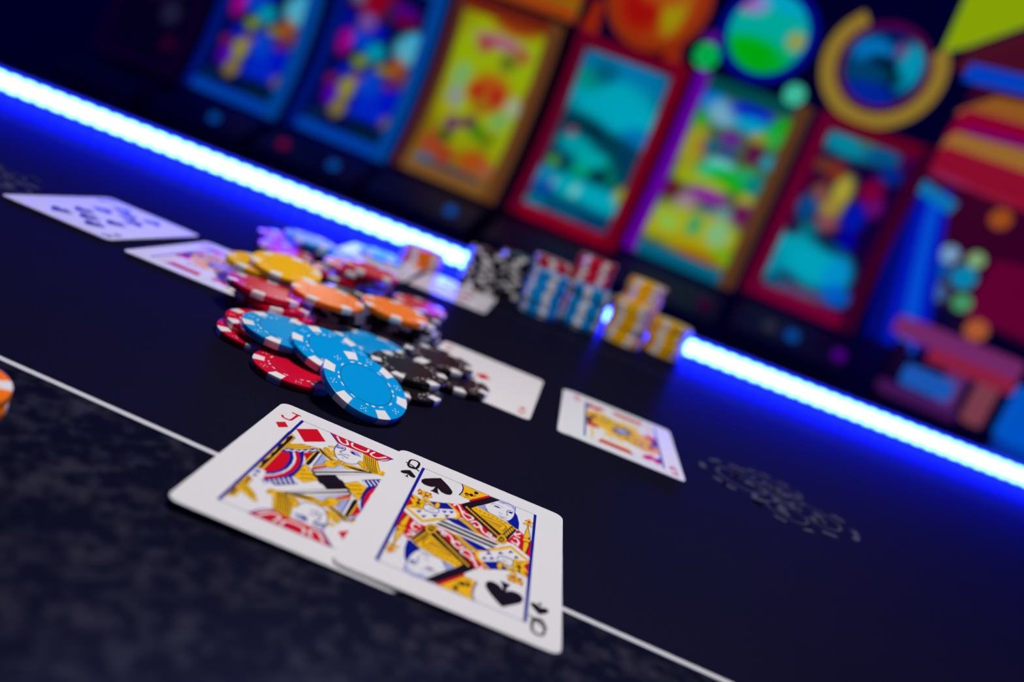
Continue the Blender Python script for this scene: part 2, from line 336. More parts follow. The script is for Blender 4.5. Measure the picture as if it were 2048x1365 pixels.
JACK_ART=[('K',0,[-436,442,-371,389,-371,-194,-424,-209]),
('Y',0,[-435,448,-371,390,-380,384,-429,427]),
('Y',0,[-372,390,-379,384,-381,-196,-369,-196]),
('Y',0.95,[-411,409,-420,344,-411,285,-411,239,-426,203,-414,140,-411,79,-418,38,-408,-17,-425,46,-405,-7,-421,-97,-407,-150,-408,-199]),
('K',0,[-422,-327,-372,-315,-376,-446,-417,-445]),
('Y',0,[-419,-326,-401,-321,-393,-436,-413,-441]),
('Y',0,[-385,-321,-372,-315,-372,-446,-385,-440]),
('Y',0,[-424,-508,-381,-519,-370,-599,-429,-656,-410,-591]),
('K',0,[-409,-525,-393,-524,-388,-595,-402,-607]),
('K',0,[-433,-648,-408,-593,-415,-556,-421,-521,-427,-544]),
('Y',0,[-431,-448,-399,-438,-355,-448,-306,-494,-261,-570,-276,-574,-328,-543,-384,-522,-426,-506]),
('K',0.25,[-423,-477,-363,-491,-296,-541]),
('K',0.25,[-420,-453,-366,-469,-296,-525]),
('K',0,[-401,-482,-391,-480,-389,-494]),
('K',0,[-372,-488,-361,-489,-362,-502]),
('B',0,[-289,314,-253,226,-221,116,-201,8,-203,-100,-204,-129,-265,-242,-333,-327,-369,-196,-370,190]),
('R',0,[-287,216,-239,114,-221,14,-223,-75,-239,-150,-267,-218,-324,-300,-366,-198,-367,140]),
('W',0,[-306,193,-267,113,-252,38,-248,-56,-262,-135,-290,-203,-330,-262,-366,-198,-369,126]),
('B',0,[-316,180,-279,99,-265,23,-263,-64,-278,-139,-302,-199,-336,-241,-366,-198,-370,119]),
('R',0,[-329,151,-300,83,-288,16,-286,-61,-298,-134,-322,-184,-343,-216,-367,-196,-370,115]),
('B',0,[-333,-325,-204,-129,-149,-196,-245,-314]),
('W',0,[-320,-323,-314,-312,-285,-337,-292,-348]),
('W',0,[-302,-294,-296,-282,-264,-314,-271,-325]),
('W',0,[-284,-265,-278,-253,-243,-290,-250,-301]),
('W',0,[-266,-235,-260,-223,-221,-266,-229,-278]),
('W',0,[-247,-205,-241,-193,-200,-242,-207,-253]),
('W',0,[-228,-175,-222,-162,-178,-218,-185,-229]),
('W',0,[-209,-144,-203,-131,-156,-193,-163,-205]),
('W',0,[-424,-213,-378,-203,-348,-206,-325,-311,-362,-357,-421,-323]),
('B',0.18,[-425,-271,-385,-257]),
('B',0.18,[-422,-247,-384,-241]),
('B',0.18,[-420,-223,-383,-226]),
('B',0.45,[-390,-226,-388,-266]),
('B',0.45,[-378,-221,-376,-261]),
('B',0.45,[-387,-287,-385,-317]),
('B',0.45,[-375,-282,-373,-312]),
('L',0,[-328,-324,-291,-335,-306,-360]),
('Y',0,[-369,281,-328,323,-222,379,-242,321,-301,244,-369,189]),
('K',0.3,[-363,245,-321,302,-284,354]),
('K',0.3,[-366,211,-310,270,-247,360]),
('W',0,[-372,299,-344,324,-316,334,-365,284]),
('B',0,[-370,181,-299,239,-215,371,-196,349,-205,303,-324,157,-374,119]),
('W',0.6,[-367,166,-346,167,-342,186,-315,186,-308,222,-282,222,-275,258,-252,258,-243,302,-222,307,-207,352]),
('R',0,[-259,222,-213,293,-212,146]),
('Y',0,[-209,302,-193,321,-193,122,-211,127]),
('K',0,[-198,336,-178,340,-172,132,-178,83,-202,94]),
('W',0,[-167,323,-156,314,-153,73,-172,79]),
('L',0,[-158,313,-87,258,-101,190,-152,116]),
('B',0.35,[-158,313,-153,108]),
('B',0.14,[-156,277,-135,296]),
('B',0.14,[-156,243,-125,276]),
('B',0.14,[-155,210,-115,256]),
('B',0.14,[-154,177,-106,236]),
('B',0.14,[-154,145,-96,217]),
('Y',0,[-155,103,-101,190,-89,178,-147,90]),
('R',0,[-152,87,-91,181,-78,171,-144,52]),
('L',0,[-144,52,-78,171,-30,257,63,284,67,268,-133,47]),
('W',0.4,[-114,89,-102,87]),
('W',0.4,[-102,109,-89,103]),
('W',0.4,[-89,129,-75,119]),
('W',0.4,[-77,149,-61,135]),
('W',0.4,[-65,170,-48,151]),
('W',0.4,[-52,191,-34,167]),
('W',0.4,[-40,211,-20,183]),
('W',0.4,[-27,232,-6,199]),
('W',0.4,[-14,253,8,215]),
('W',0.4,[3,261,22,231]),
('W',0.4,[20,268,36,248]),
('W',0.4,[36,275,51,264]),
('Y',0,[-216,375,-189,392,-123,338,-58,314,-51,290,-101,289,-159,317]),
('K',0,[-204,379,-193,387,-124,327,-75,305,-90,292,-159,328]),
('Y',0,[-13,278,-7,323,67,346,132,360,170,362,171,342,117,299,59,264]),
('K',0,[-10,295,59,321,135,348,151,348,113,315,59,290]),
('Y',0,[-113,217,-110,246,-86,278,-39,341,-15,344,-7,316,-18,280,-39,249,-39,211,-52,191,-76,182,-101,190]),
('K',0.25,[-82,253,-61,258,-43,315,-26,320,-35,288,-59,239]),
('K',0,[-178,83,-146,52,64,280,187,371,204,348,110,241,-68,38,-108,-7]),
('W',0,[-139,48,64,282,90,290,181,346,86,275,-125,44]),
('W',0,[-118,21,75,241,91,255,201,361,204,348,97,233,-71,48,-103,9]),
('K',0,[-111,2,-6,110,4,106,73,42,-46,-84,-124,2]),
('Y',0,[-204,84,-186,69,-165,54,-161,30,-124,18,-119,-9,-79,-36,-77,-56,-135,-153,-171,-130,-203,-129,-199,-49]),
('K',0.5,[-207,-15,-198,-25]),
('K',0.5,[-194,-2,-185,-13]),
('K',0.5,[-181,10,-172,-1]),
('K',0.5,[-183,-55,-173,-66]),
('K',0.5,[-169,-43,-160,-54]),
('K',0.5,[-156,-31,-147,-41]),
('K',0.5,[-143,-19,-134,-29]),
('K',0.5,[-130,-6,-120,-17]),
('K',0.5,[-163,-101,-154,-111]),
('K',0.5,[-150,-89,-141,-99]),
('K',0.5,[-137,-77,-128,-87]),
('K',0.5,[-124,-65,-115,-75]),
('K',0.5,[-111,-53,-102,-63]),
('R',0,[-213,701,-123,592,164,580,254,709,230,715]),
('B',0.55,[-213,701,-125,590]),
('B',0.45,[-122,590,164,580,253,711]),
('W',0.75,[-162,690,-110,615,-65,629,-93,692]),
('W',0.75,[-45,691,-29,632,66,632,76,697]),
('W',0.75,[121,694,105,627,156,615,207,693]),
('W',0,[-121,583,62,592,89,479,70,408,46,369,-8,342,-62,353,-104,424,-120,484]),
('B',0.35,[-121,583,-119,485,-104,423,-62,353,-8,340,46,367,70,408]),
('B',0.4,[-123,521,-109,556,-77,566,-61,551,-58,520,-74,477,-68,456,-46,449,-28,466,-6,459]),
('B',0,[-119,515,-105,543,-75,551,-64,531,-85,516,-106,507]),
('L',0,[-111,524,-97,542,-77,543,-92,525]),
('B',0,[-23,535,-5,557,26,560,64,521,37,517,8,509,-10,516]),
('L',0,[-1,544,20,553,55,527,28,523]),
('B',0.3,[-28,552,5,580,56,568]),
('B',0.5,[-77,412,-56,427,-31,423,-3,419]),
('B',0.3,[-45,390,-26,391]),
('Y',0,[64,590,164,574,218,427,235,442,257,433,260,399,243,374,221,374,192,351,163,359,123,412,87,488]),
('K',0.3,[76,575,109,470,171,358]),
('K',0.3,[92,573,122,472,179,362]),
('K',0.3,[107,572,135,475,188,367]),
('K',0.3,[123,570,149,478,196,371]),
('K',0.3,[138,569,162,481,205,376]),
('K',0.3,[154,567,175,483,213,381]),
('Y',0,[66,419,73,457,89,468,119,428,142,366,114,370,87,386]),
('K',0.22,[79,434,96,444,123,380]),
('K',0.22,[73,417,93,393,125,372]),
('Y',0,[-175,405,-170,440,-153,449,-137,423,-116,444,-94,391,-70,355,-104,340,-148,370]),
('K',0.25,[-165,411,-153,425,-131,391,-80,364]),
('Y',0,[-164,481,-149,489,-124,514,-124,485,-141,463]),
('K',0.2,[237,418,247,415,243,390,232,391]),
('R',0,[-412,529,-302,666,-196,526,-305,387]),
('R',0,[-550,502,-504,565,-459,505,-506,439]),
('R',0,[-524,770,-456,770,-455,756,-468,753,-474,659,-478,626,-494,611,-526,608,-549,620,-560,635,-562,654,-553,659,-545,650,-533,628,-500,629,-492,647,-487,751,-523,757])]
SCREEN_ART={'blue':((0,5,60),[(0.72,0.21,0.24,0.16,(0,35,190)),(0.58,0.36,0.14,0.09,(0,60,190)),(0.92,0.3,0.13,0.09,(0,15,185)),(0.35,0.29,0.09,0.1,(140,135,30)),(0.36,0.14,0.09,0.06,(125,110,40)),(0.21,0.21,0.09,0.07,(75,0,165)),(0.14,0.3,0.06,0.04,(110,20,80)),(0.25,0.38,0.11,0.05,(0,20,160)),(0.38,0.47,0.09,0.04,(110,130,0)),(0.41,0.37,0.09,0.02,(110,45,110)),(0.51,0.56,0.13,0.06,(0,140,165)),(0.3,0.61,0.14,0.07,(0,55,190)),(0.48,0.68,0.11,0.05,(0,15,170)),(0.13,0.57,0.08,0.09,(150,0,130)),(0.32,0.73,0.11,0.06,(110,70,150)),(0.35,0.86,0.28,0.08,(130,0,25)),(0.72,0.84,0.17,0.06,(70,0,120)),(0.76,0.8,0.14,0.04,(90,0,40)),(0.54,0.82,0.06,0.07,(40,20,60)),(0.89,0.64,0.17,0.09,(75,165,185)),(0.93,0.71,0.11,0.05,(60,160,200)),(0.82,0.51,0.09,0.07,(150,75,10)),(0.97,0.46,0.08,0.06,(100,50,40)),(0.67,0.47,0.09,0.03,(130,115,0)),(0.82,0.4,0.08,0.04,(90,30,110)),(0.97,0.16,0.08,0.04,(100,80,60)),(0.73,0.08,0.25,0.05,(0,15,35)),(0.85,0.04,0.24,0.04,(0,28,50)),(0.15,0.05,0.09,0.04,(0,35,70)),(0.09,0.7,0.09,0.07,(0,10,140)),(0.14,0.85,0.09,0.03,(80,90,130))]),'gold':((120,90,0),[(0.55,0.67,0.56,0.5,(145,165,0)),(0.24,0.76,0.19,0.14,(140,165,0)),(0.89,0.82,0.15,0.14,(140,165,0)),(0.21,0.6,0.1,0.08,(110,165,95)),(0.22,0.46,0.09,0.08,(130,140,140)),(0.17,0.37,0.09,0.06,(150,150,0)),(0.52,0.87,0.29,0.04,(160,80,120)),(0.36,0.83,0.1,0.05,(150,60,60)),(0.8,0.83,0.1,0.05,(150,90,40)),(0.65,0.98,0.27,0.05,(145,50,10)),(0.67,0.77,0.1,0.06,(95,105,20)),(0.58,0.56,0.24,0.12,(165,70,10)),(0.43,0.54,0.09,0.05,(160,0,15)),(0.68,0.54,0.07,0.07,(160,0,15)),(0.55,0.47,0.12,0.06,(145,95,10)),(0.9,0.52,0.1,0.06,(150,160,130)),(0.82,0.41,0.12,0.06,(110,160,80)),(0.32,0.3,0.09,0.05,(95,0,90)),(0.5,0.34,0.1,0.05,(90,20,60)),(0.63,0.3,0.1,0.05,(60,120,0)),(0.45,0.18,0.1,0.05,(140,145,0)),(0.81,0.26,0.12,0.06,(90,110,0)),(0.94,0.22,0.14,0.09,(140,150,0)),(0.97,0.35,0.1,0.1,(140,165,0)),(0.19,0.13,0.12,0.08,(150,60,30)),(0.39,0.1,0.12,0.06,(150,50,20)),(0.74,0.12,0.19,0.07,(160,70,10)),(0.91,0.09,0.1,0.04,(150,80,60)),(0.21,0.02,0.12,0.04,(0,95,130)),(0.58,0.01,0.34,0.03,(30,35,80)),(1.01,0.6,0.05,0.06,(140,20,20)),(0.3,0.21,0.09,0.04,(40,70,10))]),'cyan':((0,60,80),[(0.5,0.91,0.5,0.14,(0,115,165)),(0.49,0.74,0.5,0.14,(0,160,180)),(0.18,0.84,0.15,0.07,(0,135,120)),(0.75,0.69,0.28,0.1,(0,160,185)),(0.91,0.6,0.2,0.06,(0,110,170)),(0.3,0.9,0.15,0.07,(0,90,120)),(0.25,0.57,0.24,0.06,(0,50,65)),(0.47,0.52,0.11,0.07,(0,20,35)),(0.67,0.5,0.3,0.07,(0,55,75)),(0.18,0.51,0.05,0.02,(150,60,100)),(0.29,0.44,0.2,0.06,(0,150,160)),(0.53,0.38,0.2,0.07,(0,160,160)),(0.12,0.3,0.05,0.04,(70,150,20)),(0.45,0.3,0.13,0.03,(0,150,90)),(0.76,0.34,0.11,0.08,(0,110,90)),(0.87,0.45,0.13,0.1,(0,55,85)),(0.65,0.31,0.11,0.05,(0,45,55)),(0.44,0.19,0.37,0.07,(0,160,175)),(0.82,0.18,0.28,0.07,(0,160,180)),(0.2,0.17,0.05,0.03,(150,160,200)),(0.48,0.18,0.03,0.04,(120,200,190)),(0.97,0.25,0.07,0.05,(140,160,40)),(0.07,0.19,0.13,0.07,(0,125,170)),(0.13,0.02,0.13,0.05,(0,110,140)),(0.54,0.05,0.33,0.06,(0,75,110)),(0.84,0.03,0.2,0.06,(0,55,95)),(0.15,0.13,0.13,0.05,(0,70,150))]),'festival':((60,90,40),[(0.13,0.95,0.15,0.08,(0,120,190)),(0.3,0.89,0.17,0.07,(110,165,190)),(0.58,0.95,0.25,0.06,(0,10,185)),(0.63,0.88,0.21,0.05,(0,150,190)),(0.09,0.81,0.1,0.06,(0,150,40)),(0.96,0.91,0.15,0.07,(0,160,0)),(0.87,0.85,0.14,0.06,(40,160,60)),(0.13,0.65,0.14,0.14,(150,150,30)),(0.22,0.67,0.08,0.06,(160,110,20)),(0.2,0.48,0.15,0.06,(150,160,0)),(0.31,0.69,0.08,0.06,(0,90,110)),(0.48,0.77,0.12,0.04,(100,0,140)),(0.49,0.69,0.12,0.05,(50,70,120)),(0.74,0.82,0.09,0.03,(150,140,0)),(0.78,0.73,0.12,0.07,(85,0,60)),(0.96,0.71,0.1,0.05,(0,140,160)),(0.49,0.6,0.17,0.04,(100,190,190)),(0.44,0.54,0.17,0.05,(0,185,120)),(0.69,0.54,0.27,0.06,(0,165,10)),(0.79,0.59,0.12,0.05,(30,160,90)),(0.93,0.56,0.12,0.06,(0,120,120)),(0.41,0.47,0.27,0.04,(140,165,20)),(0.49,0.4,0.23,0.04,(135,0,150)),(0.09,0.36,0.12,0.06,(90,0,30)),(0.3,0.32,0.12,0.05,(150,120,140)),(0.57,0.31,0.1,0.04,(0,70,130)),(0.75,0.31,0.12,0.06,(90,140,150)),(0.89,0.45,0.1,0.04,(160,160,30)),(0.92,0.36,0.12,0.08,(95,0,80)),(0.24,0.17,0.27,0.11,(150,170,50)),(0.63,0.19,0.39,0.11,(160,165,0)),(0.21,0.15,0.12,0.05,(130,185,70)),(0.76,0.2,0.12,0.08,(120,180,120)),(0.49,0.2,0.07,0.07,(0,150,95)),(0.5,0.08,0.39,0.05,(160,150,0)),(0.9,0.07,0.12,0.06,(110,165,0)),(0.68,0.03,0.29,0.03,(150,80,0)),(0.08,0.1,0.08,0.06,(160,160,0)),(0.0,0.98,0.08,0.04,(0,60,190))]),'crimson':((15,0,50),[(0.16,0.97,0.14,0.07,(20,100,130)),(0.31,0.94,0.32,0.06,(0,130,155)),(0.64,0.95,0.22,0.06,(0,80,130)),(0.43,1.01,0.12,0.06,(40,110,100)),(0.82,0.86,0.12,0.05,(0,35,130)),(0.9,0.97,0.08,0.06,(60,0,70)),(0.25,0.78,0.12,0.06,(120,40,20)),(0.11,0.79,0.1,0.05,(100,50,30)),(0.11,0.7,0.1,0.06,(50,0,40)),(0.42,0.68,0.1,0.1,(165,155,50)),(0.38,0.57,0.12,0.07,(150,130,50)),(0.21,0.63,0.1,0.06,(120,70,60)),(0.14,0.53,0.12,0.07,(0,70,130)),(0.71,0.73,0.12,0.08,(115,0,50)),(0.82,0.66,0.08,0.06,(100,10,100)),(0.66,0.56,0.12,0.1,(0,20,165)),(0.69,0.41,0.1,0.07,(0,0,150)),(0.41,0.48,0.12,0.05,(130,70,80)),(0.24,0.41,0.14,0.05,(0,90,110)),(-0.04,0.45,0.1,0.07,(50,0,60)),(0.17,0.25,0.3,0.12,(0,155,175)),(0.51,0.21,0.32,0.12,(0,160,185)),(0.75,0.2,0.14,0.12,(0,140,200)),(0.82,0.09,0.16,0.06,(0,90,190)),(0.03,0.13,0.12,0.09,(0,135,160)),(0.18,0.03,0.14,0.06,(0,80,110)),(0.47,0.03,0.26,0.03,(90,70,110)),(0.58,0.35,0.14,0.03,(0,60,90)),(0.09,0.38,0.08,0.05,(30,0,50))])}

# ------------------------------------------------------------------ playing cards
INK = {'R': mat('ink_red', (0.60, 0.002, 0.012), 0.22, 0.34), 'B': mat('ink_blue', (0.001, 0.009, 0.28), 0.22, 0.34), 'Y': mat('ink_yellow', (0.86, 0.47, 0.004), 0.22, 0.34),
       'K': mat('ink_black', (0.010, 0.005, 0.010), 0.22, 0.34), 'W': mat('card_white', (0.76, 0.75, 0.76), 0.22, 0.34), 'L': mat('ink_pale_blue', (0.40, 0.44, 0.74), 0.22, 0.34),
       'D': mat('ink_ochre', (0.55, 0.27, 0.01), 0.22, 0.34)}
grain(INK['W'], 700, 0.015)
KEYS = list(INK)
CW, CH, CT = 0.063, 0.088, 0.0003
def rounded(wd, ht, r, n=6):
    pts = []
    for cx, cy, a0 in ((1, 1, 0), (-1, 1, 90), (-1, -1, 180), (1, -1, 270)):
        for i in range(n + 1):
            a = math.radians(a0 + 90 * i / n); pts.append((cx * (wd / 2 - r) + r * math.cos(a), cy * (ht / 2 - r) + r * math.sin(a)))
    return pts
def card_body_mesh():
    p = rounded(CW, CH, 0.0034); n = len(p)
    vs = [(x, y, 0) for x, y in p] + [(x, y, CT) for x, y in p]
    fs = [tuple(range(n))[::-1], tuple(range(n, 2 * n))] + [(i, (i + 1) % n, n + (i + 1) % n, n + i) for i in range(n)]
    return mesh('playing_card', vs, fs, INK['W'])
CARD_ME = card_body_mesh()
def stroke(pts, wd):
    """polyline in mm -> outline polygon"""
    L, Rr = [], []
    for i, p in enumerate(pts):
        a = Vector(pts[max(0, i - 1)]); b = Vector(pts[min(len(pts) - 1, i + 1)]); d = (b - a)
        d = d.normalized() if d.length > 1e-6 else Vector((1, 0)); n = Vector((-d.y, d.x)) * wd / 2
        L.append((p[0] + n.x, p[1] + n.y)); Rr.append((p[0] - n.x, p[1] - n.y))
    return L + Rr[::-1]
def smooth_line(pts, k=4):
    out = []
    for i in range(len(pts) - 1):
        p0, p1, p2, p3 = (Vector(pts[max(0, i - 1)]), Vector(pts[i]), Vector(pts[i + 1]), Vector(pts[min(len(pts) - 1, i + 2)]))
        for s in range(k):
            t = s / k
            out.append(tuple(0.5 * ((2 * p1) + (p2 - p0) * t + (2 * p0 - 5 * p1 + 4 * p2 - p3) * t * t + (3 * p1 - p0 - 3 * p2 + p3) * t ** 3)))
    return out + [tuple(pts[-1])]
def planar_print(name, shapes):
    """flat inlaid print: coloured outlines in mm, later ones on top, cut into one flat mesh"""
    verts, faces, cols = [], [], []
    for c, poly in shapes:
        clean = []
        for p in poly:
            if not clean or (abs(p[0] - clean[-1][0]) + abs(p[1] - clean[-1][1])) > 0.004: clean.append(p)
        if len(clean) < 3: continue
        if sum(p[0] * q[1] - q[0] * p[1] for p, q in zip(clean, clean[1:] + clean[:1])) < 0: clean = clean[::-1]
        b = len(verts); verts += [Vector((p[0], p[1])) for p in clean]; faces.append(list(range(b, b + len(clean)))); cols.append(c)
    vo, eo, fo, _, _, _ = delaunay_2d_cdt(verts, [], faces, 0, 0.002, False)
    vx = np.array([(p.x, p.y) for p in vo]); tri = np.array([tuple(q[:3]) for q in fo]); ctr = vx[tri].mean(axis=1)
    top = np.full(len(tri), -1)
    for k, fc in enumerate(faces):                       # winding test of every piece against every outline, the last one wins
        p = np.array([(verts[q].x, verts[q].y) for q in fc]); q_ = np.roll(p, -1, axis=0)
        cand = np.where((ctr[:, 0] > p[:, 0].min()) & (ctr[:, 0] < p[:, 0].max()) & (ctr[:, 1] > p[:, 1].min()) & (ctr[:, 1] < p[:, 1].max()))[0]
        if not len(cand): continue
        X, Y = ctr[cand, 0][:, None], ctr[cand, 1][:, None]
        side = (q_[:, 0] - p[:, 0]) * (Y - p[:, 1]) - (X - p[:, 0]) * (q_[:, 1] - p[:, 1])
        wn = (((p[:, 1] <= Y) & (q_[:, 1] > Y) & (side > 0)).sum(1) - ((p[:, 1] > Y) & (q_[:, 1] <= Y) & (side < 0)).sum(1))
        top[cand[wn != 0]] = k
    fs, ids, used = [], [], []
    for q, t in zip(tri, top):
        if t < 0: continue
        c = cols[t]
        if c not in used: used.append(c)
        fs.append(tuple(int(v) for v in q)); ids.append(used.index(c))
    return mesh(name, [(p.x / 1000, p.y / 1000, 0) for p in vo], fs, [INK[c] for c in used], ids)
def fix_up(me):
    bm = bmesh.new(); bm.from_mesh(me)
    for q in bm.faces:
        if q.normal.z < 0: q.normal_flip()
    bmesh.ops.delete(bm, geom=[x for x in bm.verts if not x.link_faces], context='VERTS')
    bm.to_mesh(me); bm.free(); return me
def rot180(s): return [(-x, -y) for x, y in s]
def frame_shapes(hw=21.6, hh=35.2):
    return [('B', [(-hw, -hh), (-hw, hh), (-hw + 1.05, hh), (-hw + 1.05, -hh)]), ('B', [(-hw, hh - 0.22), (-hw, hh), (hw, hh), (hw, hh - 0.22)])]
def both(shapes):
    out = []
    for c, s in shapes: out += [(c, s), (c, rot180(s))]
    return out
def traced(art, dx=0, dy=0):
    fig, idx = [], []
    for c, wd, fl in art:
        pts = [(fl[i] / 20 + dx, fl[i + 1] / 20 + dy) for i in range(0, len(fl), 2)]
        if wd: pts = stroke(smooth_line(pts), wd)
        if c == 'Y' and not wd: fig.append(('K', stroke(pts + pts[:2], 0.42)))
        (idx if max(p[0] for p in pts) < -20.9 and min(p[1] for p in pts) > 20 else fig).append((c, pts))
    return fig, idx
def ell(cx, cy, a, b, n=14, rot=0):
    return [(cx + a * math.cos(t) * math.cos(rot) - b * math.sin(t) * math.sin(rot), cy + a * math.cos(t) * math.sin(rot) + b * math.sin(t) * math.cos(rot)) for t in (2 * math.pi * i / n for i in range(n))]
def pip(kind, cx, cy, s, flip=False):
    if kind == 'diamond': p = [(0, 1), (0.78, 0), (0, -1), (-0.78, 0)]
    elif kind == 'heart':
        p = [(0, -1)] + smooth_line([(0.5, -0.4), (0.92, 0.2), (0.8, 0.75), (0.4, 0.85), (0.06, 0.45)], 3) + smooth_line([(-0.06, 0.45), (-0.4, 0.85), (-0.8, 0.75), (-0.92, 0.2), (-0.5, -0.4)], 3)
    else:
        p = [(0, 1)] + smooth_line([(0.5, 0.4), (0.92, -0.12), (0.8, -0.55), (0.4, -0.6), (0.1, -0.3)], 3) + [(0.12, -0.6), (0.34, -1), (-0.34, -1), (-0.12, -0.6)] + smooth_line([(-0.1, -0.3), (-0.4, -0.6), (-0.8, -0.55), (-0.92, -0.12), (-0.5, 0.4)], 3)
    return [(cx + (-x if flip else x) * s, cy + (-y if flip else y) * s) for x, y in p]
def glyph(ch, cx, cy, s):
    """index characters as strokes, s = half height in mm"""
    G = {'A': [[(-0.6, -1), (0, 1), (0.6, -1)], [(-0.35, -0.3), (0.35, -0.3)]], 'K': [[(-0.45, -1), (-0.45, 1)], [(0.55, 1), (-0.4, -0.1), (0.6, -1)]],
         '1': [[(-0.3, 0.6), (0, 1), (0, -1)]], '0': [[(0, 1), (0.42, 0.5), (0.42, -0.5), (0, -1), (-0.42, -0.5), (-0.42, 0.5), (0, 1)]],
         '8': [[(0, 1), (0.4, 0.55), (0, 0.1), (-0.45, -0.5), (0, -1), (0.45, -0.5), (0, 0.1), (-0.4, 0.55), (0, 1)]],
         '6': [[(0.4, 0.9), (-0.1, 0.6), (-0.45, -0.3), (0, -1), (0.45, -0.45), (0, 0), (-0.4, -0.35)]], 'Q': [[(0, 1), (0.5, 0.4), (0.5, -0.4), (0, -1), (-0.5, -0.4), (-0.5, 0.4), (0, 1)], [(0, -0.4), (0.6, -1.1)]]}
    return [stroke([(cx + x * s, cy + y * s) for x, y in st], 0.32 * s) for st in G[ch]]
def index_shapes(ch, kind, c):
    out = []
    for i, k in enumerate(ch): out += [(c, s) for s in glyph(k, -26.3 + (i - (len(ch) - 1) / 2) * 2.7, 36.5, 3.0)]
    return out + [(c, pip(kind, -26.3, 29.0, 2.5))]
def court_shapes(kind, c):
    """blurred community court card: robe blocks, beard, crown, weapon"""
    s = [('Y', [(-20.5, 17), (-12, 21), (-2, 15), (8, 13), (20.5, 2), (20.5, -17), (8, -8), (-8, 4), (-20.5, 8)]), ('R', [(-20, 9), (-12, 15), (-8, 8), (-16, 3)]), ('K', ell(-9, 9, 7.6, 7.0, 14)), ('Y', ell(-9, 9, 6.6, 6.0, 14)), ('K', ell(-9, 9, 3.0, 2.6, 10)), ('Y', ell(-9, 9, 2.0, 1.7, 10)),
         ('B', [(-3, 4), (2, 9), (7, 4), (3, -2)]), ('L', ell(1, 2, 2.6, 2.2, 10)), ('W', ell(5, 21, 5.5, 6.5, 14)), ('Y', [(-1, 15), (5, 12), (11, 16), (10, 20), (5, 16), (0, 20)]), ('B', stroke([(2.5, 22.5), (4.3, 22.5)], 0.6)), ('B', stroke([(6, 22.5), (8, 22.5)], 0.6)), ('R', stroke([(3.5, 18.5), (7, 18.5)], 0.6)),
         ('R', [(-3, 27.5), (12, 27.5), (14, 34.8), (-5, 34.8)]), ('Y', [(-3, 27.5), (12, 27.5), (12, 29.2), (-3, 29.2)]), ('R', [(13, 12), (20.4, 14), (20.4, 4), (14, 6)]), ('K', [(-20.4, 4), (-17, 4), (-17, -6), (-20.4, -6)]), ('B', [(-20.4, 20), (-18, 24), (-18, 30), (-20.4, 30)]), ('Y', stroke([(17, 33), (17, 12)], 1.2))]
    return both(s) + both([(c, pip(kind, -15, 27.5, 5.6))])
def make_card(label, x, y, rz, z, shapes=None, idx=None, rx=0.0, ry=0.0, group=None):
    o = link('playing_card', CARD_ME, None, (x, y, z)); o.rotation_mode = 'XYZ'; o.rotation_euler = (rx, ry, rz)
    tag(o, label, 'playing card', group)
    if shapes: link('face_print', fix_up(planar_print('face_print', shapes)), o, (0, 0, CT + 0.000012))
    if idx:
        me = fix_up(planar_print('corner_index', idx))
        link('corner_index', me, o, (0, 0, CT + 0.000012)); link('corner_index', me, o, (0, 0, CT + 0.000012), (0, 0, math.pi))
    return o
jf, ji = traced(JACK_ART, 0.0, 0.0); qf, qi = traced(QUEEN_ART, 0.4, -0.85)
CLIP = 21.6
make_card('jack of diamonds lying under the queen of spades', -0.0350, 0.2242, 0.0225, 0.0012, both(jf) + both(frame_shapes()), ji, 0.0, 0.036)
make_card('queen of spades resting on the jack of diamonds', 0.00918, 0.2262, 0.0072, 0.00088, both(qf) + both(frame_shapes()), qi, 0.0, 0.021)
make_card('ace of diamonds half covered by black poker chips', -0.0074, 0.4142, -0.0476, 0.0001, [('R', pip('diamond', 0, 0, 6.0))], index_shapes('A', 'diamond', 'R'))
make_card('blank-edged card peeking out from under the king of hearts', 0.0690, 0.4135, -0.028, 0.0001)
make_card('king of hearts on the mat beside the ace of diamonds', 0.0727, 0.4132, -0.0309, 0.00045, court_shapes('heart', 'R') + both(frame_shapes()), index_shapes('K', 'heart', 'R'))
spots10 = [(-10, 27), (10, 27), (-10, 9), (10, 9), (0, 18)]
make_card('ten of spades lying apart from the chip pile', -0.237, 0.436, -0.0794, 0.0001, both([('K', pip('spade', px, py, 6.3)) for px, py in spots10]), index_shapes('10', 'spade', 'K'))
make_card('red court card partly under the yellow chips', -0.1638, 0.4248, -0.0373, 0.0001, court_shapes('heart', 'R') + both(frame_shapes()), index_shapes('Q', 'heart', 'R'))
make_card('card almost hidden beneath the chip pile with one corner showing', -0.0825, 0.4155, -0.03, 0.0001, [('R', pip('heart', px, py, 5)) for px in (-10, 10) for py in (27, 0, -27)], index_shapes('6', 'heart', 'R'))
h8 = [('R', pip('heart', px, py, 5.2)) for px in (-10, 10) for py in (27, 0)] + [('R', pip('heart', 0, 14, 5.2))]
make_card('red-pipped card in front of the black chip stack', -0.0575, 0.6365, -0.02, 0.0001, both(h8), index_shapes('8', 'heart', 'R'))
make_card('pale card in front of the short brown-orange chip stack', -0.1245, 0.634, 0.02, 0.0001, both([('R', pip('diamond', px, py, 5)) for px in (-10, 10) for py in (27, 0)]), index_shapes('6', 'diamond', 'R'))

